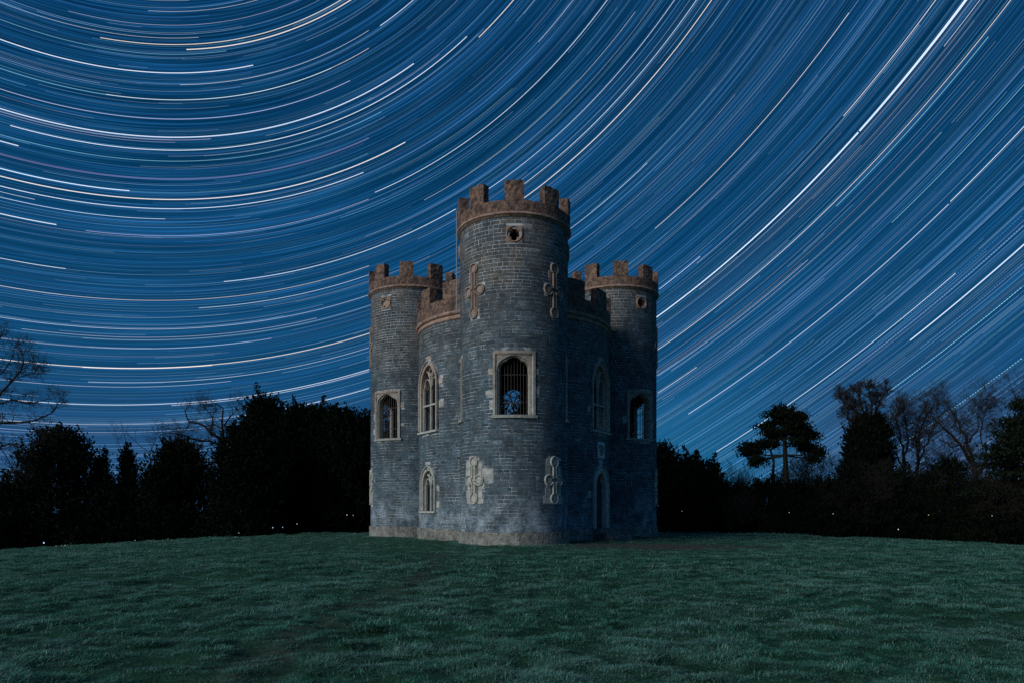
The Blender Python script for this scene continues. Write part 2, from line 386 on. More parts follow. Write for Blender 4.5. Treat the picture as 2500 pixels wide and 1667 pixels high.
def core(name, B, z0, z1, inside, parent, origin):
    V = []; Fq = []
    for r, cell in ((B.r - .009, .1), (B.r - .5, .16)):
        na = int(2 * pi * r / cell); nz = int((z1 - z0) / cell); off = len(V)
        A = np.arange(na) * 2 * pi / na; Z = z0 + np.arange(nz + 1) * (z1 - z0) / nz
        for z in Z:
            V.extend(np.stack([B.cx + np.sin(A) * r, B.cy - np.cos(A) * r, np.full(na, z)], 1).tolist())
        am = A + pi / na; zm = (Z[:-1] + Z[1:]) / 2
        AM, ZM = np.meshgrid(am, zm); keep = np.ones_like(AM, bool)
        X = B.cx + np.sin(AM) * r; Y = B.cy - np.cos(AM) * r
        for (ix, iy, ir, iz) in inside: keep &= ~((np.hypot(X - ix, Y - iy) < ir) & (ZM < iz))
        for az, loop in B.holes:
            s = ((AM - R(az) + pi) % (2 * pi) - pi) * r
            for j, z in enumerate(zm):
                wv = width_at(loop, z)
                if wv > 0: keep[j] &= ~(np.abs(s[j]) < wv)
        jj, ii = np.nonzero(keep); i2 = (ii + 1) % na
        q = np.stack([off + jj * na + ii, off + jj * na + i2, off + (jj + 1) * na + i2, off + (jj + 1) * na + ii], 1)
        if r < B.r - .2: q = q[:, ::-1]
        Fq.append(q)
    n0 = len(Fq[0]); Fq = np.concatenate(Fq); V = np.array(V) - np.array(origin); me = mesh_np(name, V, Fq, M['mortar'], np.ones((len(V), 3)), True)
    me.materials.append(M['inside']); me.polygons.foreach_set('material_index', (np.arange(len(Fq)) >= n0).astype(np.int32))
    return link(bpy.data.objects.new(name, me), parent, origin)

def lay_stones(B, z0, z1, inside, parent, small=0):
    z = z0; camp = np.array([-.09, -CD, 1.5])
    while z < z1 - .03:
        hgt = random.uniform(.112, .185)
        if z + hgt > z1 - .05: hgt = z1 - z
        zm = z + hgt / 2; a0, a1 = B.az0 - B.span, B.az0 + B.span
        segs = [(R(a0) * B.r, R(a1) * B.r)]
        for az, fn in B.block:
            for zz in (z + hgt * .12, z + hgt * .88):
                for s0, s1 in fn(zz):
                    k0, k1 = R(az) * B.r + s0, R(az) * B.r + s1; ns = []
                    for a, b in segs:
                        if k1 <= a or k0 >= b: ns.append((a, b)); continue
                        if k0 > a: ns.append((a, k0))
                        if k1 < b: ns.append((k1, b))
                    segs = ns
        for a, b in segs:
            s = a
            while s < b - .03:
                wd = random.uniform(.20, .46) if random.random() < .75 else random.uniform(.13, .24)
                if b - (s + wd) < .13: wd = b - s
                g = random.uniform(.008, .0125)
                an = (s + wd / 2) / B.r; X = B.cx + sin(an) * B.r; Y = B.cy - cos(an) * B.r
                if any(math.hypot(X - ix, Y - iy) < ir and zm < iz for ix, iy, ir, iz in inside): s += wd; continue
                j = lambda q: random.uniform(-q, q)
                pr = random.uniform(.0, .005); n = max(1, math.ceil(wd / .15)); c = []
                jb, jt = [j(.004) for _ in range(n + 1)], [j(.004) for _ in range(n + 1)]; jl, jr = j(.005), j(.005)
                for lay in (0, 1):
                    rr = B.r - .025 if lay == 0 else B.r + pr; e = 0 if lay == 0 else .003
                    for zz, jj_ in ((z + g + e, jb), (z + hgt - g - e, jt)):
                        for k in range(n + 1):
                            ss = s + g + e + jl * (1 - k / n) + jr * k / n + (wd - 2 * g - 2 * e) * k / n; aa = ss / B.r
                            c.append((B.cx + sin(aa) * rr, B.cy - cos(aa) * rr, zz + jj_[k]))
                v = random.gauss(1, .19); v = min(max(v, .5), 1.6)
                if random.random() < .012: v = 2.2
                tint = random.gauss(0, .05); cc = (v * (1 + tint), v, v * (1 - tint))
                d = np.array([X, Y, zm]) - camp; D_ = np.linalg.norm(d); nrm = np.array([sin(an), -cos(an), 0]); f = -(d @ nrm) / D_
                STONES.append((c, cc, parent, n, wd * hgt * max(f, 0) / D_ ** 2)); s += wd
        z += hgt
def stone_faces(n):
    m = n + 1; b0, t0, b1, t1 = 0, m, 2 * m, 3 * m; f = []
    for k in range(n): f += [(b1 + k, b1 + k + 1, t1 + k + 1, t1 + k), (b0 + k, b0 + k + 1, b1 + k + 1, b1 + k), (t0 + k + 1, t0 + k, t1 + k, t1 + k + 1)]
    return f + [(b0, b1, t1, t0), (b1 + n, b0 + n, t0 + n, t1 + n)]
SF = {n: stone_faces(n) for n in range(1, 8)}

def lathe(name, mat, cx, cy, prof, parent, origin, a0=0, a1=360, n=120, rough=0.0, seed=0, inside=()):
    mb = MB(); full = abs(a1 - a0) >= 360; m = n if full else n + 1; k = len(prof); rs = np.random.default_rng(seed)
    J = rs.normal(0, rough, (m, k, 2)) if rough else np.zeros((m, k, 2))
    vs = []
    for i in range(m):
        a = R(a0 + (a1 - a0) * i / n)
        for q, (r, z) in enumerate(prof): vs.append((cx + sin(a) * (r + J[i, q, 0]), cy - cos(a) * (r + J[i, q, 0]), z + J[i, q, 1]))
    fs = []
    for i in range(n):
        j = (i + 1) % m
        am = R(a0 + (a1 - a0) * (i + .5) / n); X = cx + sin(am) * prof[0][0]; Y = cy - cos(am) * prof[0][0]
        if any(math.hypot(X - ix, Y - iy) < ir for ix, iy, ir in inside): continue
        for q in range(k): l = (q + 1) % k; fs.append((i * k + q, j * k + q, j * k + l, i * k + l))
    if not full: fs += [tuple(range(k)), tuple(reversed(range(n * k, n * k + k)))]
    mb.add(vs, fs); return mb.build(name, mat, parent, origin)

def merlon(name, cx, cy, rad, az, wdt, z0, z1, thick, parent, origin, seed):
    rs = np.random.default_rng(seed); mb = MB(); na, nz, nt = 6, 6, 3; hw = wdt / 2; idx = {}; vs = []; fs = []
    hw *= rs.uniform(.95, 1.05); z1 = z1 + rs.uniform(-.05, .03)
    def vid(i, j, k):
        key = (i, j, k)
        if key not in idx:
            s = -hw + 2 * hw * i / na; z = z0 + (z1 - z0) * j / nz; d = -thick + thick * k / nt
            ed = (i in (0, na)) + (j == nz) + (k in (0, nt))
            s *= 1 - (.02 if ed > 1 else 0); z -= .012 if (ed > 1 and j == nz) else 0
            q = rs.normal(0, .009, 3) * (0 if j == 0 else 1)
            idx[key] = len(vs); a = R(az) + (s + q[0]) / rad; rr = rad + d + q[1]
            vs.append((cx + sin(a) * rr, cy - cos(a) * rr, z + q[2]))
        return idx[key]
    for i in range(na):
        for j in range(nz):
            fs.append((vid(i, j, nt), vid(i + 1, j, nt), vid(i + 1, j + 1, nt), vid(i, j + 1, nt)))
            fs.append((vid(i, j + 1, 0), vid(i + 1, j + 1, 0), vid(i + 1, j, 0), vid(i, j, 0)))
    for k in range(nt):
        for j in range(nz):
            fs.append((vid(0, j, k), vid(0, j, k + 1), vid(0, j + 1, k + 1), vid(0, j + 1, k)))
            fs.append((vid(na, j + 1, k), vid(na, j + 1, k + 1), vid(na, j, k + 1), vid(na, j, k)))
        for i in range(na): fs.append((vid(i, nz, k), vid(i, nz, k + 1), vid(i + 1, nz, k + 1), vid(i + 1, nz, k)))
    mb.add(vs, fs); return mb.build(name, 'brown', parent, origin)

# ---- openings
def tower_window(B, az, parent):
    mp = cylmap(B.cx, B.cy, az, B.r - .03); mpo = mp(0, 5.2, 0)
    arch = cusped(.67, 5.36, 7.14, 7.76); arch2 = cusped(.715, 5.36, 7.16, 7.80, amp=.05)
    o1 = rect_loop(arch2, -.87, .87, 5.30, 7.98); o2 = rect_loop(arch2, -.77, .77, 5.30, 7.88)
    mb = MB(); tn = (.74, .74, .73); ring_plate(mb, mp, o1, o2, -.3, .09, tn); ring_plate(mb, mp, o2, arch2, -.3, .02, tn); ring_plate(mb, mp, arch2, arch, -.34, -.06, tn)
    w_ = mb.build('window', 'pale', parent, mpo)
    mb = MB(); sweep(mb, mp, [(-.78, 5.4), (-.78, 7.86)] + [(-.78 + .195 * q, 7.86) for q in range(1, 8)] + [(.78, 7.86), (.78, 5.4)], .05, .0, .07); mb.build('moulding', 'pale', w_, mpo)
    mb = MB()
    for q in range(8): mbox(mb, mp, -.94 + .235 * q, -.94 + .235 * (q + 1), 5.235, 5.355, -.45, .12, (.7, .7, .69))
    mb.build('sill', 'pale', w_, mp(0, 5.25, 0))
    for k in range(9):
        x = -.60 + 1.20 * k / 8; mb = MB(); top = 7.74 - .9 * (abs(x) / .68) ** 3
        mbox(mb, mp, x - .011, x + .011, 5.355, top, -.31, -.288); mb.build('bar', 'iron', w_, mp(x, 5.355, -.3))
    for z in (5.9, 7.05):
        mb = MB()
        for q in range(4): mbox(mb, mp, -.68 + .34 * q, -.34 + .34 * q, z, z + .03, -.325, -.311)
        mb.build('crossbar', 'iron', w_, mp(0, z, -.3))
    B.hole(az, [(-.78, 5.3), (-.78, 7.8), (.78, 7.8), (.78, 5.3)]); B.blk(az, rectblk(-.89, .89, 5.21, 7.98))
def quoins(B, az, items, parent):              # pale bonding stones beside an opening
    mp = cylmap(B.cx, B.cy, az, B.r)
    for s0, s1, z0, z1 in items:
        mb = MB(); v = random.uniform(.75, 1.05); mbox(mb, mp, s0 + .008, s1 - .008, z0 + .008, z1 - .008, -.06, random.uniform(.006, .02), (v, v, v), .008)
        mb.build('quoin', 'pale', parent, mp(s0, z0, 0)); B.blk(az, rectblk(s0, s1, z0, z1))
def quatrefoil(B, az, parent, blind=False, zc=12.76):
    mp = flatmap(B.cx, B.cy, az, B.r - .02); h = .34; L = []
    for k in range(48):
        t = 2 * pi * k / 48; L.append((.26 * cos(t) * (.60 + .40 * abs(cos(2 * t)) ** .7) , .26 * sin(t) * (.60 + .40 * abs(cos(2 * t)) ** .7)))
    L = [(x, z + zc) for x, z in L]
    L2 = [(x * 1.17, zc + (z - zc) * 1.17) for x, z in L]; sq = rect_loop(L2, -h, h, zc - h, zc + h)
    mb = MB(); ring_plate(mb, mp, sq, L2, -.08, .03, (.62, .58, .55)); ring_plate(mb, mp, L2, L, -.5, -.02, (.8, .72, .66))
    w_ = mb.build('quatrefoil', 'pale', parent, mp(0, zc, 0))
    mb = MB(); ci = [(.315 * cos(2 * pi * k / 32), zc + .315 * sin(2 * pi * k / 32)) for k in range(32)]
    sweep(mb, mp, ci, .055, .0, .075, True, (.85, .72, .64)); mb.build('roll', 'pale', w_, mp(0, zc, 0))
    if blind:
        mb = MB(); poly_plate(mb, mp, L, -.3, -.05, (.8, .78, .75)); mb.build('infill', 'pale', w_, mp(0, zc, -.1))
    B.hole(az, [(-.25, zc - .25), (-.25, zc + .25), (.25, zc + .25), (.25, zc - .25)]); B.blk(az, rectblk(-h, h, zc - h, zc + h))
def cross(B, az, zc, hv, hh, parent, patch=()):
    mp = cylmap(B.cx, B.cy, az, B.r); rc, bw = .215, .085; q = math.sqrt(rc * rc - bw * bw)
    def arm(ex, L):                            # outline of one arm, in its own frame (along ex)
        cl = L - rc; pts = [(cl - q, bw)]
        a0 = math.atan2(bw, -q)
        for k in range(1, 15): a = a0 - 2 * a0 * k / 15; pts.append((cl + rc * cos(a), rc * sin(a)))
        pts.append((cl - q, -bw)); ey = (-ex[1], ex[0])
        return [(ex[0] * x + ey[0] * y, zc + ex[1] * x + ey[1] * y) for x, y in pts]
    out = []
    for ex, L in (((0, 1), hv), ((1, 0), hh), ((0, -1), hv), ((-1, 0), hh)):
        out += arm(ex, L); ex2 = {(0, 1): (bw, bw), (1, 0): (bw, -bw), (0, -1): (-bw, -bw), (-1, 0): (-bw, bw)}[ex]
        out.append((ex2[0], zc + ex2[1]))
    dense = []
    for i in range(len(out)):
        a, b = Vector(out[i]), Vector(out[(i + 1) % len(out)]); m = max(1, int((b - a).length / .16))
        dense += [tuple(a + (b - a) * k / m) for k in range(m)]
    tone = (1.0, .97, .93) if zc < 5 else (.72, .70, .69)
    mb = MB(); sweep(mb, mp, dense, .075, -.045, .07, True, tone, .4); c = mb.build('cross', 'pale', parent, mp(0, zc, 0))
    for ex, L in (((0, 1), hv), ((0, -1), hv), ((1, 0), hh), ((-1, 0), hh)):
        mb = MB(); cl = L - rc; cc = (ex[0] * cl, zc + ex[1] * cl); rr = rc - .075
        poly_plate(mb, mp, [(cc[0] + rr * cos(2 * pi * k / 20), cc[1] + rr * sin(2 * pi * k / 20)) for k in range(20)], -.05, .034, tone)
        mb.build('boss', 'pale', c, mp(*cc, 0))
    mb = MB(); mbox(mb, mp, -rc - .02, rc + .02, zc - hv + .15, zc + hv - .15, -.044, .016, (.34, .33, .32)); mbox(mb, mp, -hh + .15, hh - .15, zc - rc, zc + rc, -.0435, .017, (.34, .33, .32))  # backing darkened to look deeper, shade of the recess put into its colour
    mb.build('backing', 'pale', c, mp(0, zc, 0))
    for s0, s1, z0, z1 in patch:
        mb = MB(); v = random.uniform(.80, 1.06); mbox(mb, mp, s0 + .006, s1 - .006, zc + z0 + .006, zc + z1 - .006, -.06, random.uniform(.006, .014), (v, v, v), .006)
        mb.build('ashlar_block', 'pale', c, mp(s0, zc + z0, 0))
    def fn(z):
        u = z - zc; iv = []
        if abs(u) <= hv + .02: iv.append((-.13, .13))
        if abs(abs(u) - (hv - rc)) <= rc + .02: iv.append((-rc - .02, rc + .02))
        if abs(u) <= rc + .02: iv.append((-hh - .02, hh + .02))
        for s0, s1, z0, z1 in patch:
            if z0 <= u <= z1: iv.append((s0, s1))
        return iv
    B.blk(az, fn)
def gothic(B, az, parent, w2, z0, zs, za, transom=None, hood=True):
    mp = flatmap(B.cx, B.cy, az, B.r - .04); org = mp(0, z0, 0)
    inn = pointed(w2 - .16, z0, zs, za - .2); out_ = pointed(w2 - .03, z0, zs, za - .03)
    mb = MB(); ring_plate(mb, mp, out_, inn, -.5, .02, (.92, .9, .88)); w_ = mb.build('window', 'pale', parent, org)
    mb = MB(); sweep(mb, mp, pointed(w2 + .0, z0 + .05, zs, za + .0), .07, .0, .10); mb.build('hood_mould', 'pale', w_, org)
    mb = MB(); mbox(mb, mp, -w2 - .10, w2 + .10, z0 - .13, z0 + .005, -.5, .13, bev=.02); mb.build('sill', 'pale', w_, mp(0, z0, 0))
    wi = w2 - .16; t0 = zs - .1
    mb = MB(); d0, d1 = -.22, -.10; bw = .08
    sweep(mb, mp, [(0, z0), (0, (z0 + t0) / 2), (0, t0)], bw, d0, d1)
    h = za - .2 - zs
    for sg in (-1, 1):
        sweep(mb, mp, [(0, t0 - .02)] + [(sg * wi * .62 * (k / 8) ** 1.5, t0 + (h * .86) * sin(k / 8 * pi / 2)) for k in range(1, 9)], bw, d0 + .003 * sg, d1 + .003 * sg)
        cxl = sg * wi / 2; hw_ = wi / 2 - .03                      # cusped head of each light
        sweep(mb, mp, [(cxl - hw_ * cos(t) * (1 - .22 * abs(cos(1.5 * t)) * (.15 < t < pi - .15)), t0 - .02 + hw_ * 1.25 * sin(t) ** .8) for t in [pi * k / 16 for k in range(17)]], .06, d0 + .01, d1 - .02)
        sweep(mb, mp, [(sg * (wi - .03), z0), (sg * (wi - .03), t0)], .06, d0 - .006, d1 + .006)
    zc = t0 + h * .80; rq = wi * .24
    sweep(mb, mp, [(rq * cos(t) * (.75 + .25 * abs(cos(2 * t))), zc + rq * sin(t) * (.75 + .25 * abs(cos(2 * t)))) for t in [2 * pi * k / 24 for k in range(24)]], .05, d0 + .02, d1 - .01, True)
    mb.build('tracery', 'pale', w_, org)
    if transom:
        mb = MB(); mbox(mb, mp, -wi, wi, transom - .05, transom + .05, d0 + .004, d1 + .012, bev=.01); mb.build('transom', 'pale', w_, mp(0, transom, 0))
    for sg in (-1, 1):
        for k in range(2):
            x = sg * wi * (.33 + .33 * k); mb = MB(); mbox(mb, mp, x - .009, x + .009, z0 + .003, t0 + .1, -.42, -.40); mb.build('bar', 'iron', w_, mp(x, z0, -.4))
    B.hole(az, pointed(w2 - .09, z0 - .05, zs, za - .1)); L = pointed(w2 + .04, z0 - .13, zs, za + .05); B.blk(az, loopblk(L)); B.blk(az, rectblk(-w2 - .1, w2 + .1, z0 - .14, z0))
    return w_

# ---- towers
TB = {}
for key, (cx, cy, az0) in TW.items():
    cen = {'front': 0, 'left': -22, 'right': 22}[key]
    B = Body(cx, cy, RT, cen, 118); TB[key] = B; B.parent = None
drum = Body(0, 0, RD, 0, 112)

def finish(B, key, z1, inside):
    origin = (B.cx, B.cy, 0); holder = bpy.data.objects.new('tower' if key != 'drum' else 'drum', None)
    return origin

ins_t = [(0, 0, RD - .1, ZD - .3)]
ins_d = [(x, y, RT - .1, 99) for x, y, _ in TW.values()]
for key, B in TB.items():
    cx, cy, az0 = TW[key]; org = (cx, cy, 0)
    # holes are cut while the openings are made, so openings go first under a holder the wall mesh then takes over
    wall = bpy.data.objects.new('tower', bpy.data.meshes.new('tower')); link(wall, castle, org); B.obj = wall
    wazs = [((az0 + k + 180) % 360) - 180 for k in (0, 90, -90)]
    for az in wazs:
        tower_window(B, az, wall)
        v = (az, key)
        quatrefoil(B, az, wall, blind=(key == 'left' and abs(az + 30) < 1))
    if key == 'front':
        quoins(B, 0, [(-1.14, -.89, 7.02, 7.30), (-1.26, -.89, 6.20, 6.40), (.89, 1.06, 7.02, 7.30), (.89, 1.08, 6.22, 6.50), (-1.06, -.89, 5.7, 5.9)], wall)
    if key == 'left': quoins(B, -30, [(.89, 1.12, 7.0, 7.3), (-1.1, -.89, 6.4, 6.8), (-1.16, -.89, 5.6, 5.95), (.89, 1.1, 6.0, 6.15)], wall)
    if key == 'right': quoins(B, 30, [(.89, 1.1, 5.9, 6.25), (-1.1, -.89, 6.3, 6.6)], wall)
    for az in ([-45, 45] if key == 'front' else ([-75, 15] if key == 'left' else [75, -15])):
        if az in (-45, 45, -75, 75):
            cross(B, az, 10.62, 1.14, .56, wall, [(-.34, -.12, .45, .80), (.12, .33, -1.1, -.8)])
            patch = []; u = -.99; k = 0
            while u < .92:
                hh_ = random.uniform(.22, .36); hh_ = min(hh_, .95 - u); wl_, wr_ = random.uniform(.46, .66), random.uniform(.40, .62)
                if u > .5: wl_, wr_ = wl_ * .75, wr_ * .8
                patch += [(-wl_, -.05, u, u + hh_), (-.05, wr_, u, u + hh_)]
                if az == -45 and k in (3, 4): patch.append((wr_, 1.0, u, u + hh_))
                u += hh_; k += 1
            cross(B, az, 2.70, .98, .52, wall, patch)
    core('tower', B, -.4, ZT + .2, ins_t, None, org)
    cm = col.objects[-1] if False else bpy.data.objects[max((o.name for o in bpy.data.objects if o.name.startswith('tower') and o.type == 'MESH' and len(o.data.vertices) > 0 and o.parent is None), default='tower')]
    wall.data = cm.data; bpy.data.objects.remove(cm)
    lay_stones(B, .52, ZT, ins_t, wall)
    # plinth of separate blocks
    for k in range(15):
        a = 360 * k / 15 + 5; aa = R(a + 12)
        if math.hypot(cx + sin(aa) * RP, cy - cos(aa) * RP) < RD + .05: continue
        mp = cylmap(cx, cy, a, RP - .02); wdt = 2 * pi * RP / 15; mb = MB(); v = random.uniform(.82, 1.1); m = 4
        zt = .52 + random.uniform(-.012, .012); dd = random.uniform(-.008, .012)
        for q in range(m): mbox(mb, mp, wdt * q / m + (.004 if q == 0 else 0), wdt * (q + 1) / m - (.004 if q == m - 1 else 0), -.45, zt, -.45, dd, (v, v, v * .98))
        mb.build('plinth_block', 'plinth', wall, mp(0, 0, 0))
    lathe('cornice', 'band', cx, cy, [(RT - .3, ZT + .002), (RT + .03, ZT + .002), (RP - .01, ZT + .05), (RP + .05, ZT + .09), (RP + .05, ZT + .15), (RP - .005, ZT + .19), (RT - .3, ZT + .19)], wall, org, rough=.003, seed=3)
    lathe('parapet', 'brown', cx, cy, [(RP - .40, ZT - .1), (RP - .40, 14.13), (RP - .02, 14.14), (RP + .0, 14.08), (RP + .0, 13.9), (RP + .0, ZT + .19), (RT - .2, ZT + .17)], wall, org, rough=.006, seed=4)
    for k in range(9): merlon('merlon', cx, cy, RP + .005, -3 * 0 + 40 * k, .80, 14.11, 14.93, .40, wall, org, 50 + k + len(key))
    lathe('floor', 'inside', cx, cy, [(.01, 4.7), (RT - .3, 4.7), (RT - .3, 4.6), (.01, 4.6)], wall, org, n=48)  # unseen slab added to block light from below
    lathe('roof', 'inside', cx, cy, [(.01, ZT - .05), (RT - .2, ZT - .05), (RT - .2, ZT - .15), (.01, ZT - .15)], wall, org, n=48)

# ---- central drum
wall = bpy.data.objects.new('drum', bpy.data.meshes.new('drum')); link(wall, castle, (0, 0, 0))
up = [gothic(drum, az, wall, 1.0, 5.36, 7.62, 8.83, 6.66) for az in (-58.5, 60, 180)]
gothic(drum, -58.5, wall, .80, 1.40, 2.75, 3.60)
quoins(drum, -58.5, [(1.06, 1.36, 7.55, 7.85), (1.06, 1.42, 6.42, 6.75), (-.2, .35, 8.9, 9.05), (.86, 1.1, 2.35, 2.6), (.86, 1.14, 1.55, 1.85), (-.26, .30, 3.66, 3.84)], wall)
quoins(drum, 60, [(-1.3, -1.06, 6.2, 6.5), (-.22, .3, 8.9, 9.02), (-1.3, -.98, 2.05, 2.4), (-.25, .25, 3.70, 3.86)], wall)
# door
mp = flatmap(0, 0, 60, RD - .04); L1 = pointed(.60, .54, 2.55, 3.30); L2 = pointed(.88, .54, 2.62, 3.62)
mb = MB(); ring_plate(mb, mp, L2, L1, -.5, .05, (1.2, 1.17, 1.12)); dw = mb.build('doorway', 'pale', wall, mp(0, .54, 0))  # surround colour raised to offset the front tower's shadow here
mb = MB(); sweep(mb, mp, pointed(.90, .54, 2.62, 3.66), .08, .0, .12); mb.build('hood_mould', 'pale', dw, mp(0, .54, 0))
mb = MB(); sweep(mb, mp, pointed(.66, .54, 2.56, 3.38), .07, .04, .08); mb.build('moulding', 'pale', dw, mp(0, .54, 0))
mb = MB()
for k in range(6):
    x0 = -.60 + .2 * k; zt = 2.55 + .72 * (1 - abs(x0 + .1) / .6) ** .6; mbox(mb, mp, x0 + .004, x0 + .196, .545, zt, -.24, -.18 + .004 * (k % 2), bev=.004)
dr = mb.build('door', 'door', dw, mp(0, .545, -.4))
for z in (1.0, 2.3):
    mb = MB(); mbox(mb, mp, -.56, .3, z, z + .06, -.175, -.162); mb.build('hinge', 'iron', dw, mp(0, z, -.35))
mb = MB()
for x, z in ((-.1, 2.52), (-.12, 2.12), (-.10, 1.78), (-.08, 1.05)): mbox(mb, mp, x, x + .03, z, z + .03, -.175, -.15)
mb.build('stud', 'steel', dw, mp(-.1, 2, -.35))
drum.hole(60, pointed(.72, .45, 2.6, 3.42)); drum.blk(60, loopblk(L2, .05))
for k, (q0, q1, zt) in enumerate(((-.05, .42, .53), (.40, .80, .36), (.78, 1.22, .18))):
    mb = MB(); hw = .95 + .18 * k; mbox(mb, mp, -hw, hw, -.4, zt, q0, q1, (.8, .8, .78), .015); mb.build('doorstep', 'plinth', castle, mp(0, 0, q0))
# plaque with a worn shield above the door
mb = MB(); mbox(mb, mp, -.42, .42, 4.02, 4.80, -.2, .06, (1.5, 1.5, 1.5), .01); pq = mb.build('plaque', 'pale', wall, mp(0, 4.0, 0))
mb = MB(); poly_plate(mb, mp, [(-.24, 4.68), (-.25, 4.40), (-.17, 4.24), (0, 4.12), (.17, 4.24), (.25, 4.40), (.24, 4.68), (.1, 4.65), (0, 4.69), (-.1, 4.65)], .05, .095, (.55, .5, .45)); mb.build('shield', 'pale', pq, mp(0, 4.1, 0))
drum.blk(60, rectblk(-.43, .43, 4.01, 4.81))
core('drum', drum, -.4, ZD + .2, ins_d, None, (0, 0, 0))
cm = [o for o in bpy.data.objects if o.name.startswith('drum') and o.parent is None][0]; wall.data = cm.data; bpy.data.objects.remove(cm)
lay_stones(drum, .52, ZD, ins_d, wall)
nb = 38
for k in range(nb):
    a = 360 * k / nb; am = R(a + 180 / nb); X, Y = sin(am) * RDP, -cos(am) * RDP
    if any(math.hypot(X - x, Y - y) < RP for x, y, _ in TW.values()): continue
    if 52 < a < 66: continue
    mp2 = cylmap(0, 0, a, RDP - .02); wdt = 2 * pi * RDP / nb; mb = MB(); v = random.uniform(.8, 1.1)
    mbox(mb, mp2, .004, wdt - .004, -.45, .52 + random.uniform(-.012, .012), -.45, random.uniform(-.008, .012), (v, v, v * .97), .006)
    mb.build('plinth_block', 'plinth', wall, mp2(0, 0, 0))
ind = [(x, y, RT - .3) for x, y, _ in TW.values()]
lathe('cornice', 'band', 0, 0, [(RD - .3, ZD + .002), (RD + .02, ZD + .002), (RD + .06, ZD + .04), (RD + .06, ZD + .15), (RD + .03, ZD + .17), (RD + .03, ZD + .2), (RDP + .03, ZD + .24), (RDP + .06, ZD + .29), (RDP + .06, ZD + .36), (RDP, ZD + .40), (RD - .3, ZD + .40)], wall, (0, 0, 0), n=240, rough=.002, seed=5, inside=ind)
lathe('parapet', 'brown', 0, 0, [(RDP - .42, ZD - .1), (RDP - .42, 11.53), (RDP - .02, 11.54), (RDP, 11.45), (RDP, 11.2), (RDP, ZD + .40), (RD - .2, ZD + .38)], wall, (0, 0, 0), n=200, rough=.006, seed=6, inside=ind)
for k in range(15):
    az = 12 + 24 * k; X, Y = sin(R(az)) * RDP, -cos(R(az)) * RDP
    if any(math.hypot(X - x, Y - y) < RT + .2 for x, y, _ in TW.values()): continue
    merlon('merlon', 0, 0, RDP + .005, az, 1.10, 11.51, 12.38, .42, wall, (0, 0, 0), 90 + k)
lathe('floor', 'inside', 0, 0, [(.01, 4.72), (RD - .3, 4.72), (RD - .3, 4.62), (.01, 4.62)], wall, (0, 0, 0), n=60)  # unseen slab, added to keep light from rising inside the drum
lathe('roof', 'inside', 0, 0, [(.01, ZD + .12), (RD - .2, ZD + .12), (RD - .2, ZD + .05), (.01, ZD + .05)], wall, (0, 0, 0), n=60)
mb = MB()
cxr, cyr = -2.56, -6.35
vs = [(cxr + .022 * cos(pi / 3 * k), cyr + .022 * sin(pi / 3 * k), z) for z in (10.2, 14.75) for k in range(6)]
mb.add(vs, [(k, (k + 1) % 6, 6 + (k + 1) % 6, 6 + k) for k in range(6)] + [tuple(range(5, -1, -1)), tuple(range(6, 12))])
mb.build('lightning_rod', 'steel', castle, (cxr, cyr, 10.2))

# ---- the stones: the 300 that show largest singly, the rest as one
STONES.sort(key=lambda q: -q[4])
for c, cc, par, n, _ in STONES[:300]:
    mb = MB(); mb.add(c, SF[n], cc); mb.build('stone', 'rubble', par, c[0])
mb = MB()
for c, cc, par, n, _ in STONES[300:]: mb.add(c, SF[n], cc)
Vs, Fs, Cs = np.array(mb.v), mb.f, np.array(mb.c)
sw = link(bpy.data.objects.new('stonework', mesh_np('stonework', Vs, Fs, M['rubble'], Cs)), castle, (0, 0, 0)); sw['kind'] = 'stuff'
print('stones', len(STONES))

# ------------------------------------------------------------------ trees
def tubes(S, sides=4):
    S = np.array(S, float)                     # rows: x0 y0 z0 x1 y1 z1 r0 r1
    p0, p1, r0, r1 = S[:, :3], S[:, 3:6], S[:, 6], S[:, 7]; t = p1 - p0; t /= np.linalg.norm(t, axis=1, keepdims=True) + 1e-9
    ref = np.where(np.abs(t[:, 2:3]) < .9, np.array([[0, 0, 1.]]), np.array([[1., 0, 0]])); u = np.cross(t, ref); u /= np.linalg.norm(u, axis=1, keepdims=True); v = np.cross(t, u)
    A = np.arange(sides) * 2 * pi / sides; ca, sa = np.cos(A)[None, :, None], np.sin(A)[None, :, None]
    o_ = ca * u[:, None] + sa * v[:, None]
    V = np.concatenate([p0[:, None] + o_ * r0[:, None, None], p1[:, None] + o_ * r1[:, None, None]], 1)
    k = np.arange(sides); f = np.stack([k, (k + 1) % sides, sides + (k + 1) % sides, sides + k], 1)
    F = (np.arange(len(S))[:, None, None] * 2 * sides + f[None]).reshape(-1, 4)
    return V.reshape(-1, 3), F
def npobj(name, V, F, mat, parent, origin, smooth=False):
    return link(bpy.data.objects.new(name, mesh_np(name, np.asarray(V) - np.array(origin), F, M[mat], None, smooth)), parent, origin)
def leaves(pts, dirs, size, rs):               # a leaf-sized kite at every point, roughly along dirs
    n = len(pts); d = dirs + rs.normal(0, .55, (n, 3)); d /= np.linalg.norm(d, axis=1, keepdims=True)
    u = np.cross(d, rs.normal(0, 1, (n, 3))); u /= np.linalg.norm(u, axis=1, keepdims=True) + 1e-9
    L = (size * rs.uniform(.6, 1.4, n))[:, None]; Wd = L * .30
    V = np.stack([pts - d * L * .5, pts + u * Wd, pts + d * L * .5, pts - u * Wd], 1).reshape(-1, 3)
    return V, np.arange(n * 4).reshape(-1, 4)
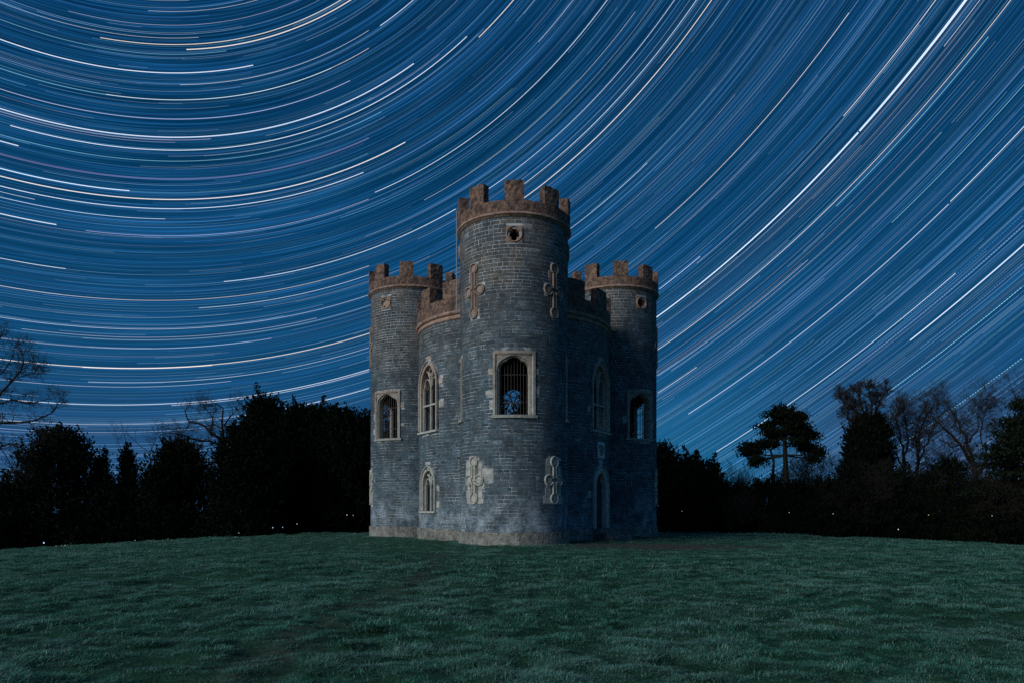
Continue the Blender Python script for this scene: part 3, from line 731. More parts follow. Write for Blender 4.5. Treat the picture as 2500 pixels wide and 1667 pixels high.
def sprays(rs, n, prof, H, per=14, size=.2, slen=1.0, up=1.0, lobes=5, lob=.22, squash=1.0):
    # prof: [(height fraction, radius)], lumpy body of n upward sprays
    hs, rd = zip(*prof); t = rs.uniform(0, 1, n) ** .9; a = rs.uniform(0, 2 * pi, n)
    ph = rs.uniform(0, 6.28, 4)
    rr = np.interp(t, hs, rd) * (1 + lob * np.sin(a * 3 + t * 7 + ph[0]) + lob * .8 * np.sin(a * lobes + t * 17 + ph[1]) + lob * .5 * np.sin(t * 31 + ph[2]))
    q = rs.uniform(0, 1, n) ** .45; r = rr * q
    o_ = np.stack([np.cos(a) * r, np.sin(a) * r * squash, t * H], 1)
    d = np.stack([np.cos(a) * .55 * q, np.sin(a) * .55 * q, np.full(n, up)], 1) + rs.normal(0, .28, (n, 3)); d /= np.linalg.norm(d, axis=1, keepdims=True)
    Ls = slen * rs.uniform(.5, 1.35, n)
    k = rs.uniform(0, 1, (n, per)); sp = (1 - k)[..., None] * .28 * Ls[:, None, None]
    p = o_[:, None] + d[:, None] * (k * Ls[:, None])[..., None] + rs.normal(0, 1, (n, per, 3)) * sp * .55
    return leaves(p.reshape(-1, 3), np.repeat(d, per, 0), size, rs)
def branch(segs, rs, p, d, L, r, lev, maxlev, spread, wig=.18, up=.12, kids=(2, 4), taper=.62):
    n = 4 if lev < 3 else 3; q = np.array(p, float); d = np.array(d, float); rad = r; pts = []
    for i in range(n):
        d = d + rs.normal(0, wig, 3) + np.array([0, 0, up * (1 if lev > 0 else .3)]) * .5; d /= np.linalg.norm(d)
        q2 = q + d * L / n; r2 = rad * (1 - (1 - taper) / n * 1.0); segs.append((*q, *q2, rad, r2, lev)); q, rad = q2, r2; pts.append((q.copy(), d.copy(), rad))
    if lev >= maxlev: return
    m = rs.integers(kids[0], kids[1] + 1)
    for k in range(m + (2 if lev < maxlev - 1 else 1)):
        i = n - 1 if k < 2 else rs.integers(1 if lev else 2, n); b, bd, br = pts[i]
        nd = bd + rs.normal(0, spread, 3); nd /= np.linalg.norm(nd)
        branch(segs, rs, b, nd, L * rs.uniform(.55, .85), max(br * rs.uniform(.5, .78), .008), lev + 1, maxlev, spread, wig, up, kids, taper)
def place(px, d): x = -0.09 + (px - 1250) / FPX * d; y = -CD + d; return x, y, float(zg(x, y)) - .15
def ztop(py, d): return 1.5 + (YH - py) / FPX * d

def evergreen(px, d, top_py, wpx, label, seed, prof=None, n=1500, slen=1.2, size=.20, group='evergreen trees behind the field', name='yew_tree', cat='tree', up=1.0, lob=.22, mat='leaf'):
    rs = np.random.default_rng(seed); x, y, z = place(px, d); H = ztop(top_py, d) - z - slen * .55; w2 = wpx / FPX * d / 2
    t = empty(name, (x, y, z)); tag(t, label, cat, group)
    prof = prof or [(0, .95), (.3, 1.0), (.6, .82), (.82, .52), (1, .14)]
    V, F = sprays(rs, n, [(h, r * w2) for h, r in prof], H, size=size, slen=slen, up=up, lob=lob)
    Vx, Fx = [V], [F]; off = len(V)
    for k in range(int(8 + w2 * 5) if name == 'yew_tree' else 3):   # ragged leaders breaking the outline
        th_, hh_ = rs.uniform(0, 2 * pi), rs.uniform(.45, 1.02); rr_ = np.interp(hh_, *zip(*prof)) * w2 * rs.uniform(.3, .95); hs_ = rs.uniform(.6, 2.0); n_ = int(hs_ * 75)
        u_ = rs.uniform(0, 1, n_) ** 1.3; q_ = rs.normal(0, 1, (n_, 2)) * (.26 * (1 - u_) + .05)[:, None]; lx, ly = rs.normal(0, .12, 2)
        pt = np.stack([cos(th_) * rr_ + q_[:, 0] + lx * u_ * hs_, sin(th_) * rr_ + q_[:, 1] + ly * u_ * hs_, hh_ * H + u_ * hs_], 1)
        v_, f_ = leaves(pt, np.tile([q_.mean() * 0, 0, .8], (n_, 1)), size, rs); Vx.append(v_); Fx.append(f_ + off); off += len(v_)
    V, F = np.concatenate(Vx), np.concatenate(Fx)
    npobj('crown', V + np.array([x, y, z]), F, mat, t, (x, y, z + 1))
    V, F = tubes([(x, y, z - .3, x + .1, y, z + H * .4, .22, .15), (x + .1, y, z + H * .4, x, y, z + H * .85, .15, .04)], 6); npobj('trunk', V, F, 'bark', t, (x, y, z)); return t
def bare(px, d, top_py, label, seed, r=.28, maxlev=5, spread=.55, lean=(0, 0, 1), name='bare_tree', group='leafless trees behind the field', wig=.18, trunk=.36, kids=(2, 3), thin=1.0, up=.12, loc=None):
    rs = np.random.default_rng(seed); x, y, z = loc or place(px, d); H = ztop(top_py, d) - z
    t = empty(name, (x, y, z)); tag(t, label, 'tree', group); segs = []
    branch(segs, rs, (0, 0, -.3), lean, H * trunk, r, 0, maxlev, spread, wig, up, kids)
    S = np.array(segs); k = H / S[:, 5].max(); S[:, [0, 1, 3, 4]] *= k; S[:, [2, 5]] *= k
    S[:, [0, 3]] += x; S[:, [1, 4]] += y; S[:, [2, 5]] += z; S[:, 6:8] *= thin
    a = S[S[:, 8] < 2]; b = S[S[:, 8] >= 2]
    V, F = tubes(a[:, :8], 7); npobj('trunk', V, F, 'bark', t, (x, y, z))
    V, F = tubes(b[:, :8], 3); npobj('branches', V, F, 'twig', t, (x, y, z + H / 2)); return t, S

YEW = [(0, 1.0), (.3, 1.0), (.6, .85), (.82, .6), (1, .2)]
SPI = [(0, 1.0), (.25, .9), (.5, .62), (.75, .36), (1, .05)]
ev = [  # px, depth, top py, width px, label, profile, n
 (150, 55, 1052, 230, 'broad rounded yew below the bare tree at the left edge', YEW, 2600),
 (20, 53, 1185, 150, 'low dark yew filling the left corner of the tree line', YEW, 1300),
 (248, 58, 1128, 70, 'small pointed evergreen just right of the broad left yew', SPI, 600),
 (312, 57, 1106, 66, 'narrow spire of a young conifer between two broad yews', SPI, 600),
 (275, 54, 1190, 150, 'low dark shrubby yew under the young conifer spire', YEW, 1100),
 (440, 56, 1080, 190, 'wide dark yew left of the gnarled bare oak', YEW, 2300),
 (395, 54, 1150, 120, 'lower shoulder of dark yew beside the wide yew', YEW, 900),
 (600, 50.5, 1040, 170, 'dark yew standing behind the gnarled bare oak', YEW, 2000),
 (648, 57, 976, 190, 'tallest pointed evergreen left of the folly', [(0, 1.1), (.5, 1.0), (.8, .68), (1, .18)], 3000),
 (728, 56, 1002, 170, 'pointed evergreen right of the tallest one', [(0, 1.1), (.5, 1.0), (.8, .68), (1, .18)], 2500),
 (785, 57, 1000, 160, 'pointed dark evergreen second left from the folly wall', [(0, 1.1), (.5, 1.0), (.8, .68), (1, .18)], 2400),
 (836, 55, 1004, 150, 'spiky evergreen nearest the left tower', [(0, 1.1), (.5, 1.0), (.8, .68), (1, .18)], 2300),
 (896, 57, 1022, 120, 'dark evergreen half hidden by the left tower', YEW, 2000),
 (985, 58, 955, 130, 'dark evergreen behind the left tower, seen through its window', YEW, 1300),
 (1110, 57, 955, 120, 'dark evergreen behind the folly, left of its middle', YEW, 1300),
 (1205, 57, 955, 110, 'dark evergreen behind the folly, seen left in its big front window', YEW, 1300),
 (1290, 57, 962, 100, 'dark evergreen behind the folly, seen right in its big front window', YEW, 1300),
 (1390, 58, 965, 120, 'dark evergreen behind the folly, right of its middle', YEW, 1200),
 (1612, 56, 1096, 170, 'dark yew half hidden by the right tower', YEW, 2000),
 (1690, 55, 1128, 130, 'sloping dark yew right of the right tower', YEW, 1600),
 (1742, 54, 1134, 50, 'thin young conifer spire at the end of the right yews', SPI, 500),
 (1760, 53, 1190, 110, 'low dark bush at the foot of the young spire', YEW, 800),
]
for k, (px, d, tp, wpx, lab, pr, n) in enumerate(ev): evergreen(px, d, tp, wpx, lab, 100 + k, pr, n, slen=1.15 if wpx > 100 else .9)

# trees whose limbs are followed one by one
def guided(d, limbs, label, seed, name='bare_tree', group='leafless trees behind the field', per=5, L=1.6, maxlev=5, spread=.65, wig=.22, up=.1, base=None, rmin=.010):
    rs = np.random.default_rng(seed); b = at(*base, d); x, y = b.x, b.y; z = float(zg(x, y)) - .2; t = empty(name, (x, y, z)); tag(t, label, 'tree', group)
    T_, S = [], []
    for li, (pts, r0, r1) in enumerate(limbs):
        Q = []; off = rs.normal(0, .28) if li else 0
        for k, (px, py) in enumerate(pts):
            q = at(px, py, d); Q.append(np.array([q.x, q.y + off * k, max(q.z, z - .2)]))
        D = [Q[0]]
        for a, b_ in zip(Q, Q[1:]):
            n = max(2, int(np.linalg.norm(b_ - a) / .45))
            for k in range(1, n + 1): D.append(a + (b_ - a) * k / n + (rs.normal(0, .055, 3) if k < n else 0))
        m = len(D) - 1
        for k in range(m):
            ra, rb = r0 + (r1 - r0) * k / m, r0 + (r1 - r0) * (k + 1) / m; T_.append((*D[k], *D[k + 1], ra, rb))
            if k > m * .18 or r0 < .12:
                for _ in range(rs.poisson(per / m * 3.2)):
                    tdir = D[k + 1] - D[k]; tdir /= np.linalg.norm(tdir); nd = tdir * .6 + rs.normal(0, .7, 3) + np.array([0, 0, .25]); nd /= np.linalg.norm(nd)
                    branch(S, rs, D[k + 1], nd, L * rs.uniform(.5, 1.1), max(rb * .45, rmin), 3, maxlev, spread, wig, up, (2, 3))
        tdir = D[-1] - D[-2]; tdir /= np.linalg.norm(tdir)
        for _ in range(3): nd = tdir + rs.normal(0, .4, 3); nd /= np.linalg.norm(nd); branch(S, rs, D[-1], nd, L, r1 * .8, 3, maxlev, spread, wig, up, (2, 3))
    V, F = tubes(T_, 7); npobj('trunk', V, F, 'bark', t, (x, y, z))
    V, F = tubes([q[:8] for q in S], 3); npobj('branches', V, F, 'twig', t, (x, y, z + 4)); return t
guided(44, [([(-150, 1340), (-120, 1150), (-60, 1030), (-34, 940), (-14, 870), (0, 825)], .30, .04),
            ([(-110, 1150), (-60, 1100), (0, 1093), (38, 1085), (77, 1097)], .13, .03), ([(-60, 1050), (0, 1032), (69, 1028), (122, 1008), (136, 985)], .10, .02),
            ([(-50, 1010), (0, 967), (46, 921), (69, 886), (72, 870)], .09, .02), ([(-20, 990), (30, 975), (80, 985), (120, 975)], .06, .015), ([(69, 1028), (88, 1050), (112, 1058)], .03, .012), ([(0, 1093), (12, 1130), (25, 1150)], .03, .01),
            ([(-30, 940), (20, 890), (35, 850)], .05, .015), ([(46, 921), (90, 912), (105, 900)], .03, .01)], 'bare tree whose crooked branches reach in at the left edge', 205, per=6.5, L=.6, maxlev=5, spread=.75, wig=.32, base=(-150, 1340))
guided(52, [([(625, 1300), (600, 1180), (572, 1120), (547, 1080), (501, 1040), (462, 1030), (452, 1004)], .26, .035), ([(547, 1080), (545, 1030), (551, 998), (528, 984)], .10, .02), ([(572, 1110), (520, 1078), (480, 1072), (445, 1062), (425, 1068)], .10, .02),
            ([(515, 1052), (512, 1015), (486, 990)], .07, .015), ([(547, 1040), (565, 1010), (582, 990)], .06, .015), ([(560, 1108), (525, 1120), (500, 1095)], .06, .015), ([(462, 1030), (455, 1050), (440, 1058)], .03, .01)],
       'gnarled bare oak leaning left out of the yews', 222, per=5, L=.7, maxlev=5, spread=.8, wig=.35, base=(625, 1300))
guided(56, [([(375, 1200), (365, 1110), (345, 1090), (333, 1078)], .05, .02), ([(365, 1110), (375, 1085), (382, 1070)], .03, .01)], 'thin bare sapling rising left of the wide yew', 231, per=3, L=.8, maxlev=4, spread=.35, base=(375, 1200), up=.4)
guided(60, [([(300, 1200), (302, 1120), (305, 1085), (304, 1066)], .05, .012), ([(302, 1110), (294, 1085), (291, 1062)], .03, .01)], 'slender bare sapling behind the young conifer spire', 233, per=4, L=.8, maxlev=4, spread=.3, base=(300, 1200), up=.5)
guided(56, [([(2395, 1330), (2392, 1200), (2378, 1135), (2345, 1085), (2312, 1050), (2280, 1022)], .33, .05), ([(2378, 1140), (2366, 1080), (2352, 1025), (2332, 992)], .15, .035), ([(2385, 1160), (2410, 1110), (2440, 1060), (2462, 1015), (2450, 985)], .16, .03),
            ([(2366, 1080), (2390, 1040), (2398, 1000)], .08, .02), ([(2345, 1085), (2318, 1092), (2290, 1075)], .07, .02), ([(2410, 1110), (2400, 1060), (2415, 1020)], .06, .02)],
       'wide bare oak with spreading limbs left of the right edge', 250, per=4.5, L=1.0, maxlev=6, wig=.18, up=.15, base=(2395, 1330))
guided(58, [([(2208, 1330), (2206, 1200), (2208, 1120), (2198, 1060), (2186, 1020)], .22, .05), ([(2207, 1130), (2222, 1070), (2218, 1020)], .10, .03), ([(2207, 1150), (2180, 1100), (2172, 1060)], .08, .02), ([(2206, 1180), (2185, 1150), (2172, 1140)], .06, .02)],
       'bare tree with forked dark trunk just right of the ivy tree', 241, per=4.5, L=1.0, maxlev=6, wig=.18, up=.15, base=(2208, 1330))
guided(59, [([(2232, 1330), (2238, 1200), (2240, 1110), (2248, 1050), (2262, 1012)], .24, .05), ([(2240, 1130), (2268, 1080), (2285, 1040)], .10, .03), ([(2240, 1100), (2230, 1050), (2238, 1010)], .08, .02), ([(2238, 1180), (2270, 1150), (2300, 1130)], .08, .02)],
       'second bare tree right of the ivy tree, nearer the wide oak', 242, per=4.5, L=1.0, maxlev=6, wig=.18, up=.15, base=(2232, 1330))
bare(2140, 58, 1060, 'small bare tree tangled behind the ivy tree', 245, r=.12, maxlev=6, spread=.5)
bare(1765, 55, 1120, 'thin bare sapling left of the tall pine', 246, r=.05, maxlev=5, spread=.3, trunk=.4, thin=.8, up=.3)
bare(1815, 57, 1160, 'twiggy bare shrub at the foot of the pine on its left', 247, r=.06, maxlev=6, spread=.5, trunk=.3)
bare(1992, 58, 1110, 'small bare tree just right of the tall pine', 248, r=.09, maxlev=6, spread=.45, trunk=.35)
bare(2045, 58, 1085, 'thin bare tree left of the ivy covered trunk', 249, r=.09, maxlev=6, spread=.4, trunk=.35)
bare(2320, 60, 1060, 'small bare tree behind the wide oak on its left', 252, r=.12, maxlev=6, spread=.5)

# ivy-clad tree with a flared leafless head
t = guided(56, [([(2122, 1330), (2122, 1150), (2122, 1040)], .34, .16), ([(2122, 1050), (2095, 1008), (2075, 985), (2062, 975)], .12, .03), ([(2120, 1040), (2100, 990), (2090, 968)], .10, .025), ([(2122, 1040), (2125, 1000), (2118, 962)], .10, .025),
                ([(2124, 1050), (2140, 1000), (2150, 975), (2164, 962)], .12, .03), ([(2122, 1060), (2160, 1040), (2178, 1010)], .07, .02), ([(2120, 1070), (2080, 1045), (2068, 1020)], .07, .02)],
           'tall ivy covered tree with a flared leafless head', 261, name='ivy_tree', group='tall single trees on the right', per=10, L=.5, maxlev=6, spread=.55, up=.35, base=(2122, 1330))
rs = np.random.default_rng(262); b0 = Vector(WL[t.name]); H = ztop(1022, 56) - b0.z
V, F = sprays(rs, 3600, [(0, 2.0), (.35, 1.6), (.75, 1.55), (.88, 1.3), (1, .6)], H, size=.20, slen=.6, up=.6, lob=.10)
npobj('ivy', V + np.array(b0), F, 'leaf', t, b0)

# Scots pine: bare trunk, flat-topped head and two lower pads
d = 55; x, y, z = place(1918, d); t = empty('pine_tree', (x, y, z)); tag(t, 'tall flat topped pine with bare trunk and separate foliage pads', 'tree', 'tall single trees on the right')
rs = np.random.default_rng(271); px2 = d / FPX
def pp(px, py, dy=0): q = at(px, py, d); return np.array([q.x, q.y + dy, q.z])
S = []; tr = [pp(1921, 1300), pp(1920, 1180), pp(1917, 1110), pp(1915, 1065), pp(1920, 1030), pp(1926, 1008)]
for k in range(5): S.append((*tr[k], *tr[k + 1], .24 - .035 * k, .24 - .035 * (k + 1)))
t2 = [pp(1890, 1300, .6), pp(1893, 1180, .6), pp(1895, 1125, .5), pp(1885, 1095, .4)]
for k in range(3): S.append((*t2[k], *t2[k + 1], .13 - .02 * k, .11 - .02 * k))
V, F = tubes(S, 7); npobj('trunk', V, F, 'bark', t, (x, y, z))
pads = [(1905, 1012, 34, 15), (1942, 1018, 38, 17), (1880, 1040, 20, 14), (1962, 1040, 26, 15), (1925, 1050, 32, 13), (1978, 1062, 16, 12), (1900, 1060, 20, 10), (1955, 1065, 20, 8),
        (1858, 1086, 32, 11), (1835, 1102, 15, 14), (1880, 1082, 28, 8), (1848, 1122, 14, 8), (1970, 1092, 26, 10), (1994, 1102, 14, 10), (1940, 1080, 22, 7), (1982, 1118, 10, 9), (1838, 1128, 10, 9)]
Vl, Fl, S = [], [], []; off = 0
for (cx_, cy_, a, b) in pads:
    c = pp(cx_, cy_, rs.normal(0, .5)); n = int(a * b * 2.5)
    u = rs.normal(0, 1, (n, 3)); u /= np.linalg.norm(u, axis=1, keepdims=True); u *= (rs.uniform(0, 1, n) ** .4)[:, None]
    u[:, 2] = np.where(u[:, 2] < 0, u[:, 2] * .5, u[:, 2])
    p = c + u * np.array([a * px2, a * px2 * .8, b * px2]) * .8; p += rs.normal(0, .1, p.shape)
    for k in range(9):
        c2 = c + rs.normal(0, .55, 3) * np.array([a * px2, a * px2 * .7, b * px2 * 1.1]); m_ = int(n * .08) + 12; p = np.concatenate([p, c2 + rs.normal(0, 1, (m_, 3)) * np.array([.26, .26, .15])])
    n = len(p); v, f = leaves(p, np.tile([0, 0, .6], (n, 1)), .19, rs); Vl.append(v); Fl.append(f + off); off += len(v)
    st = tr[3] if cy_ > 1075 else tr[4]; st = tr[2] if cy_ > 1100 else st
    mid = (st + c) / 2 + np.array([0, 0, -.15]) + rs.normal(0, .15, 3); S.append((*st, *mid, .08, .055)); S.append((*mid, *c, .055, .02))
    for k in range(26):
        e = c + rs.normal(0, .5, 3) * np.array([a * px2, a * px2 * .6, b * px2 * 1.2]) - np.array([0, 0, .1]); m2 = c * .4 + mid * .6; S.append((*m2, *e, .022, .008))
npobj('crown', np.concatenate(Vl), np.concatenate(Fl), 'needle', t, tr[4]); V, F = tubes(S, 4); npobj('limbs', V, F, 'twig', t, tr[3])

# cedar at the right edge: tiers of level foliage
d = 50; x, y, z = place(2515, d); t = empty('cedar_tree', (x, y, z)); tag(t, 'dark cedar with layered boughs cut by the right edge', 'tree', 'tall single trees on the right')
rs = np.random.default_rng(281); Htop = ztop(968, d) - z; S = [(x, y, z - .3, x, y, z + Htop * .95, .4, .08)]; Vl, Fl = [], []; off = 0
for k in range(110):
    hz = rs.uniform(.22, 1.0); L = (1.15 - hz) * 4.2 * rs.uniform(.6, 1.1) + .5; a = rs.uniform(0, 2 * pi)
    s0 = np.array([x, y, z + Htop * hz * .95]); e = s0 + np.array([cos(a) * L, sin(a) * L, rs.uniform(-.1, .5)]); S.append((*s0, *e, .06, .015)); n = int(260 * L / 2.5)
    q = rs.uniform(.25, 1.05, n)[:, None]; p = s0 + (e - s0) * q + rs.normal(0, 1, (n, 3)) * np.array([.42, .42, .13])
    v, f = leaves(p, np.tile([0, 0, .35], (n, 1)), .22, rs); Vl.append(v); Fl.append(f + off); off += len(v)
npobj('crown', np.concatenate(Vl), np.concatenate(Fl), 'needle', t, (x, y, z + Htop / 2)); V, F = tubes(S, 6); npobj('trunk', V, F, 'bark', t, (x, y, z))

# the thicket under the right-hand trees
sh = [(1815, 1205, 120, 'low thicket shrub right of the young conifer spire'), (1875, 1172, 110, 'dark shrub around the foot of the pine'), (1945, 1178, 110, 'dense shrub just right of the pine trunk'), (2010, 1168, 110, 'tangled shrub between the pine and the ivy tree'),
      (2075, 1130, 110, 'tall shrub leaning on the left of the ivy tree'), (2170, 1150, 110, 'dark shrub right of the ivy tree foot'), (2240, 1160, 120, 'low shrub under the two bare trees'), (2310, 1120, 140, 'broad dark bush between the bare trees and wide oak'),
      (2380, 1180, 120, 'dark bush at the foot of the wide oak'), (2450, 1165, 130, 'bush between the wide oak and the cedar'), (2520, 1180, 120, 'bush beneath the cedar at the right edge'), (1980, 1225, 200, 'low bramble bank in front of the shrubs right of the pine'), (2180, 1215, 220, 'long low bramble bank below the ivy tree'), (2400, 1225, 240, 'long low bramble bank at the right of the tree line')]
for k, (px, tp, wpx, lab) in enumerate(sh):
    x, y, z = place(px, 54 - (k % 3)); rs = np.random.default_rng(300 + k)
    evergreen(px, 54 - (k % 3), tp, wpx, lab, 300 + k, [(0, 1.05), (.5, 1.0), (.8, .7), (1, .3)], 900, slen=.9, size=.16, group='shrubs of the right-hand thicket', name='shrub', cat='shrub', up=.7, lob=.3)
for k, px in enumerate((1800, 1850, 1960, 2030, 2090, 2200, 2290, 2350, 2440)):
    bare(px, 51.5 + (k % 4) * .6, (1190, 1175, 1185, 1150, 1105, 1130, 1120, 1130, 1120)[k], ('twiggy bush left of the pine', 'twiggy bush in front of the pine trunk', 'twiggy bush right of the pine trunk', 'twiggy bush halfway between pine and ivy tree', 'twiggy bush against the ivy trunk', 'twiggy bush right of the ivy trunk', 'twiggy bush below the thicker bare tree', 'twiggy bush left of the wide oak trunk', 'twiggy bush right of the wide oak trunk')[k], 400 + k, r=.05, maxlev=5, spread=.6, trunk=.28, name='twiggy_bush', group='leafless bushes of the right-hand thicket', thin=.8, kids=(2, 4))
for o in col.objects:
    if o.name.startswith('twiggy_bush'): o['category'] = 'bush'
# ------------------------------------------------------------------ town lamps glinting through the tree line
def emis(name, c, s):
    m = bpy.data.materials.new(name); m.use_nodes = True; t = NT(m.node_tree)
    e = t.n('ShaderNodeEmission', i={'Color': (*c, 1), 'Strength': s}); t.put(t.n('ShaderNodeOutputMaterial').inputs[0], e); m.cycles.emission_sampling = 'NONE'; return m
EM = [emis('lamp_cool', (.55, .8, 1), 1.3), emis('lamp_warm', (1, .75, .5), 1.0), emis('lamp_teal', (.45, .9, .85), .55)]
def ball(c, r):
    mb = MB(); n, m = 6, 4; vs = [(c[0], c[1], c[2] + r)]
    for j in range(1, m):
        for i in range(n): a = 2 * pi * i / n; b = pi * j / m; vs.append((c[0] + r * sin(b) * cos(a), c[1] + r * sin(b) * sin(a), c[2] + r * cos(b)))
    vs.append((c[0], c[1], c[2] - r)); L = len(vs) - 1; fs = [(0, 1 + i, 1 + (i + 1) % n) for i in range(n)] + [(L, L - n + (i + 1) % n, L - n + i) for i in range(n)]
    for j in range(m - 2):
        for i in range(n): fs.append((1 + j * n + i, 1 + (j + 1) * n + i, 1 + (j + 1) * n + (i + 1) % n, 1 + j * n + (i + 1) % n))
    return vs, fs
lamps = [(107, 1324, 2.4, 0, 'bright cool lamp, largest light low at the left'), (137, 1332, 1.3, 1, 'warm lamp just right of the bright cool one'), (151, 1331, 1.3, 1, 'left lamp of the warm pair low at the left'), (159, 1330, 1.3, 1, 'right lamp of the warm pair low at the left'),
 (30, 1348, 1.0, 2, 'dim teal lamp by the left corner of the field'), (292, 1329, 1.2, 0, 'small lamp below the wide yew'), (330, 1318, .8, 0, 'faint lamp glinting under the wide yew'), (410, 1315, 1.0, 2, 'teal lamp between the wide yew and the oak'),
 (575, 1310, 2.0, 1, 'largest lamp below the tallest evergreen'), (583, 1300, 1.0, 0, 'small lamp just above the largest one under the evergreen'), (500, 1313, 1.2, 2, 'teal lamp left of the tallest evergreen foot'), (511, 1309, .9, 2, 'second teal lamp left of the tallest evergreen foot'),
 (666, 1287, 1.5, 0, 'cool lamp under the pointed evergreens'), (690, 1286, 1.1, 0, 'cool lamp beside the one under the pointed evergreens'), (725, 1278, 1.2, 0, 'bluish lamp third left from the folly'), (847, 1256, 1.6, 1, 'warm lamp nearest the folly left side'), (862, 1257, 1.0, 1, 'small warm lamp beside the nearest one to the folly'),
 (2193, 1291, 1.7, 0, 'single white lamp low under the right-hand trees'), (2267, 1256, 1.2, 1, 'warm lamp below the thicker bare tree'), (2422, 1258, 1.2, 0, 'pale lamp in front of the wide oak'), (1927, 1250, 1.0, 0, 'small lamp at the foot of the pine'), (2034, 1253, 1.3, 1, 'warm lamp left of the ivy tree'), (1665, 1247, .8, 1, 'faint warm lamp in the yew beside the right tower')]
for px, py, r, e, lab in lamps:
    c = at(px, py, 48.6); rr = r / FPX * 48.6 * .7; vs, fs = ball(c, rr); me = bpy.data.meshes.new('street_lamp'); me.from_pydata([tuple(Vector(v) - c) for v in vs], [], fs); me.materials.append(EM[e])
    o = link(bpy.data.objects.new('street_lamp', me), None, c); tag(o, lab, 'lamp', 'town lamps glinting through the trees')

# ------------------------------------------------------------------ grass
def tuft(seed, n, hgt, spread, rad, name):
    rs = np.random.default_rng(seed); V, F, C = [], [], []
    for k in range(n):
        a = rs.uniform(0, 2 * pi); r = rad * rs.uniform(0, 1) ** .5; b = np.array([cos(a) * r, sin(a) * r, -.015]); az = rs.uniform(0, 2 * pi); ln = rs.uniform(.15, 1) * spread; h = hgt * rs.uniform(.4, 1.1)
        dr = np.array([cos(az), sin(az), 0]); sd_ = np.array([-sin(az), cos(az), 0]); wd = rs.uniform(.0030, .0052); dry = float(rs.random() < .07)
        p0, p1, p2 = b, b + dr * ln * .35 + np.array([0, 0, h * .62]), b + dr * ln + np.array([0, 0, h * max(.25, .95 - ln * 3)]); i = len(V)
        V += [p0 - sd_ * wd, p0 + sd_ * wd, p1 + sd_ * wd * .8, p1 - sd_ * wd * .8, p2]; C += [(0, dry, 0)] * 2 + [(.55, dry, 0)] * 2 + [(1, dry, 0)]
        F += [(i, i + 1, i + 2, i + 3), (i + 3, i + 2, i + 4)]
    me = mesh_np(name, np.array(V), F, M['grass'], np.array(C)); return me
tcol = bpy.data.collections.new('grass_tufts_source')
for k in range(6):
    o = bpy.data.objects.new('grass_tuft', tuft(700 + k, 34, (.042, .05, .06, .048, .068, .04)[k], (.12, .15, .14, .17, .12, .16)[k], .14, 'grass_tuft')); tcol.objects.link(o)
def scatter(name, label, pts, scl, kind='stuff'):
    me = bpy.data.meshes.new(name); me.vertices.add(len(pts)); me.vertices.foreach_set('co', pts.astype(np.float32).ravel())
    at_ = me.attributes.new('sz', 'FLOAT', 'POINT'); at_.data.foreach_set('value', scl.astype(np.float32))
    o = link(bpy.data.objects.new(name, me)); tag(o, label, 'grass', None, kind)
    g = bpy.data.node_groups.new(name, 'GeometryNodeTree'); g.interface.new_socket('Geometry', in_out='INPUT', socket_type='NodeSocketGeometry'); g.interface.new_socket('Geometry', in_out='OUTPUT', socket_type='NodeSocketGeometry')
    N = g.nodes.new; gi, go = N('NodeGroupInput'), N('NodeGroupOutput'); ip = N('GeometryNodeInstanceOnPoints'); ci = N('GeometryNodeCollectionInfo'); ci.inputs[0].default_value = tcol; ci.inputs['Separate Children'].default_value = True; ci.inputs['Reset Children'].default_value = True
    ip.inputs['Pick Instance'].default_value = True; rv = N('FunctionNodeRandomValue'); rv.data_type = 'FLOAT_VECTOR'; rv.inputs[0].default_value = (-.12, -.12, 0); rv.inputs[1].default_value = (.12, .12, 6.283)
    na = N('GeometryNodeInputNamedAttribute'); na.data_type = 'FLOAT'; na.inputs[0].default_value = 'sz'
    l = g.links.new; l(gi.outputs[0], ip.inputs['Points']); l(ci.outputs[0], ip.inputs['Instance']); l(rv.outputs[0], ip.inputs['Rotation']); l(na.outputs[0], ip.inputs['Scale']); l(ip.outputs[0], go.inputs[0])
    md = o.modifiers.new('scatter', 'NODES'); md.node_group = g; return o
P_, S_ = [], []
for d0, d1, dens, base in ((3.2, 9, 170, .74), (9, 16, 100, .85), (16, 27, 44, 1.1), (27, 40, 20, 1.45), (40, 50.5, 16, 1.7)):
    n = int((d1 - d0) * 2 * (.72 * d1 + 3) * dens); d = rng.uniform(d0, d1, n); x = rng.uniform(-1, 1, n) * (.72 * d1 + 3); y = d - CD
    keep = (np.hypot(x, y) > 5.2) & (np.hypot(x, y + 6.56) > 2.55) & (np.hypot(np.abs(x) - 5.82, y - 3.28) > 2.55)
    tr_ = tread(x, y); keep &= rng.random(n) > tr_ * 1.15
    clump = vnoise(x, y, .9, 21) * .35 + vnoise(x, y, 3.1, 12) * .65; near = np.clip((np.hypot(x, y + 2) - 9) / 9, 0, 1)
    s = base * (.38 + 1.35 * clump ** 1.6) * (.55 + .45 * near) * (1 - .5 * tr_) * rng.uniform(.8, 1.25, n)
    big = (vnoise(x, y, 1.6, 33) > .80); s = np.where(big & (near > .5), s * 1.3, s)
    z = zg(x, y) + hum(x, y); keep &= rng.random(n) < .35 + 1.2 * clump
    P_.append(np.stack([x, y, z], 1)[keep]); S_.append(s[keep])
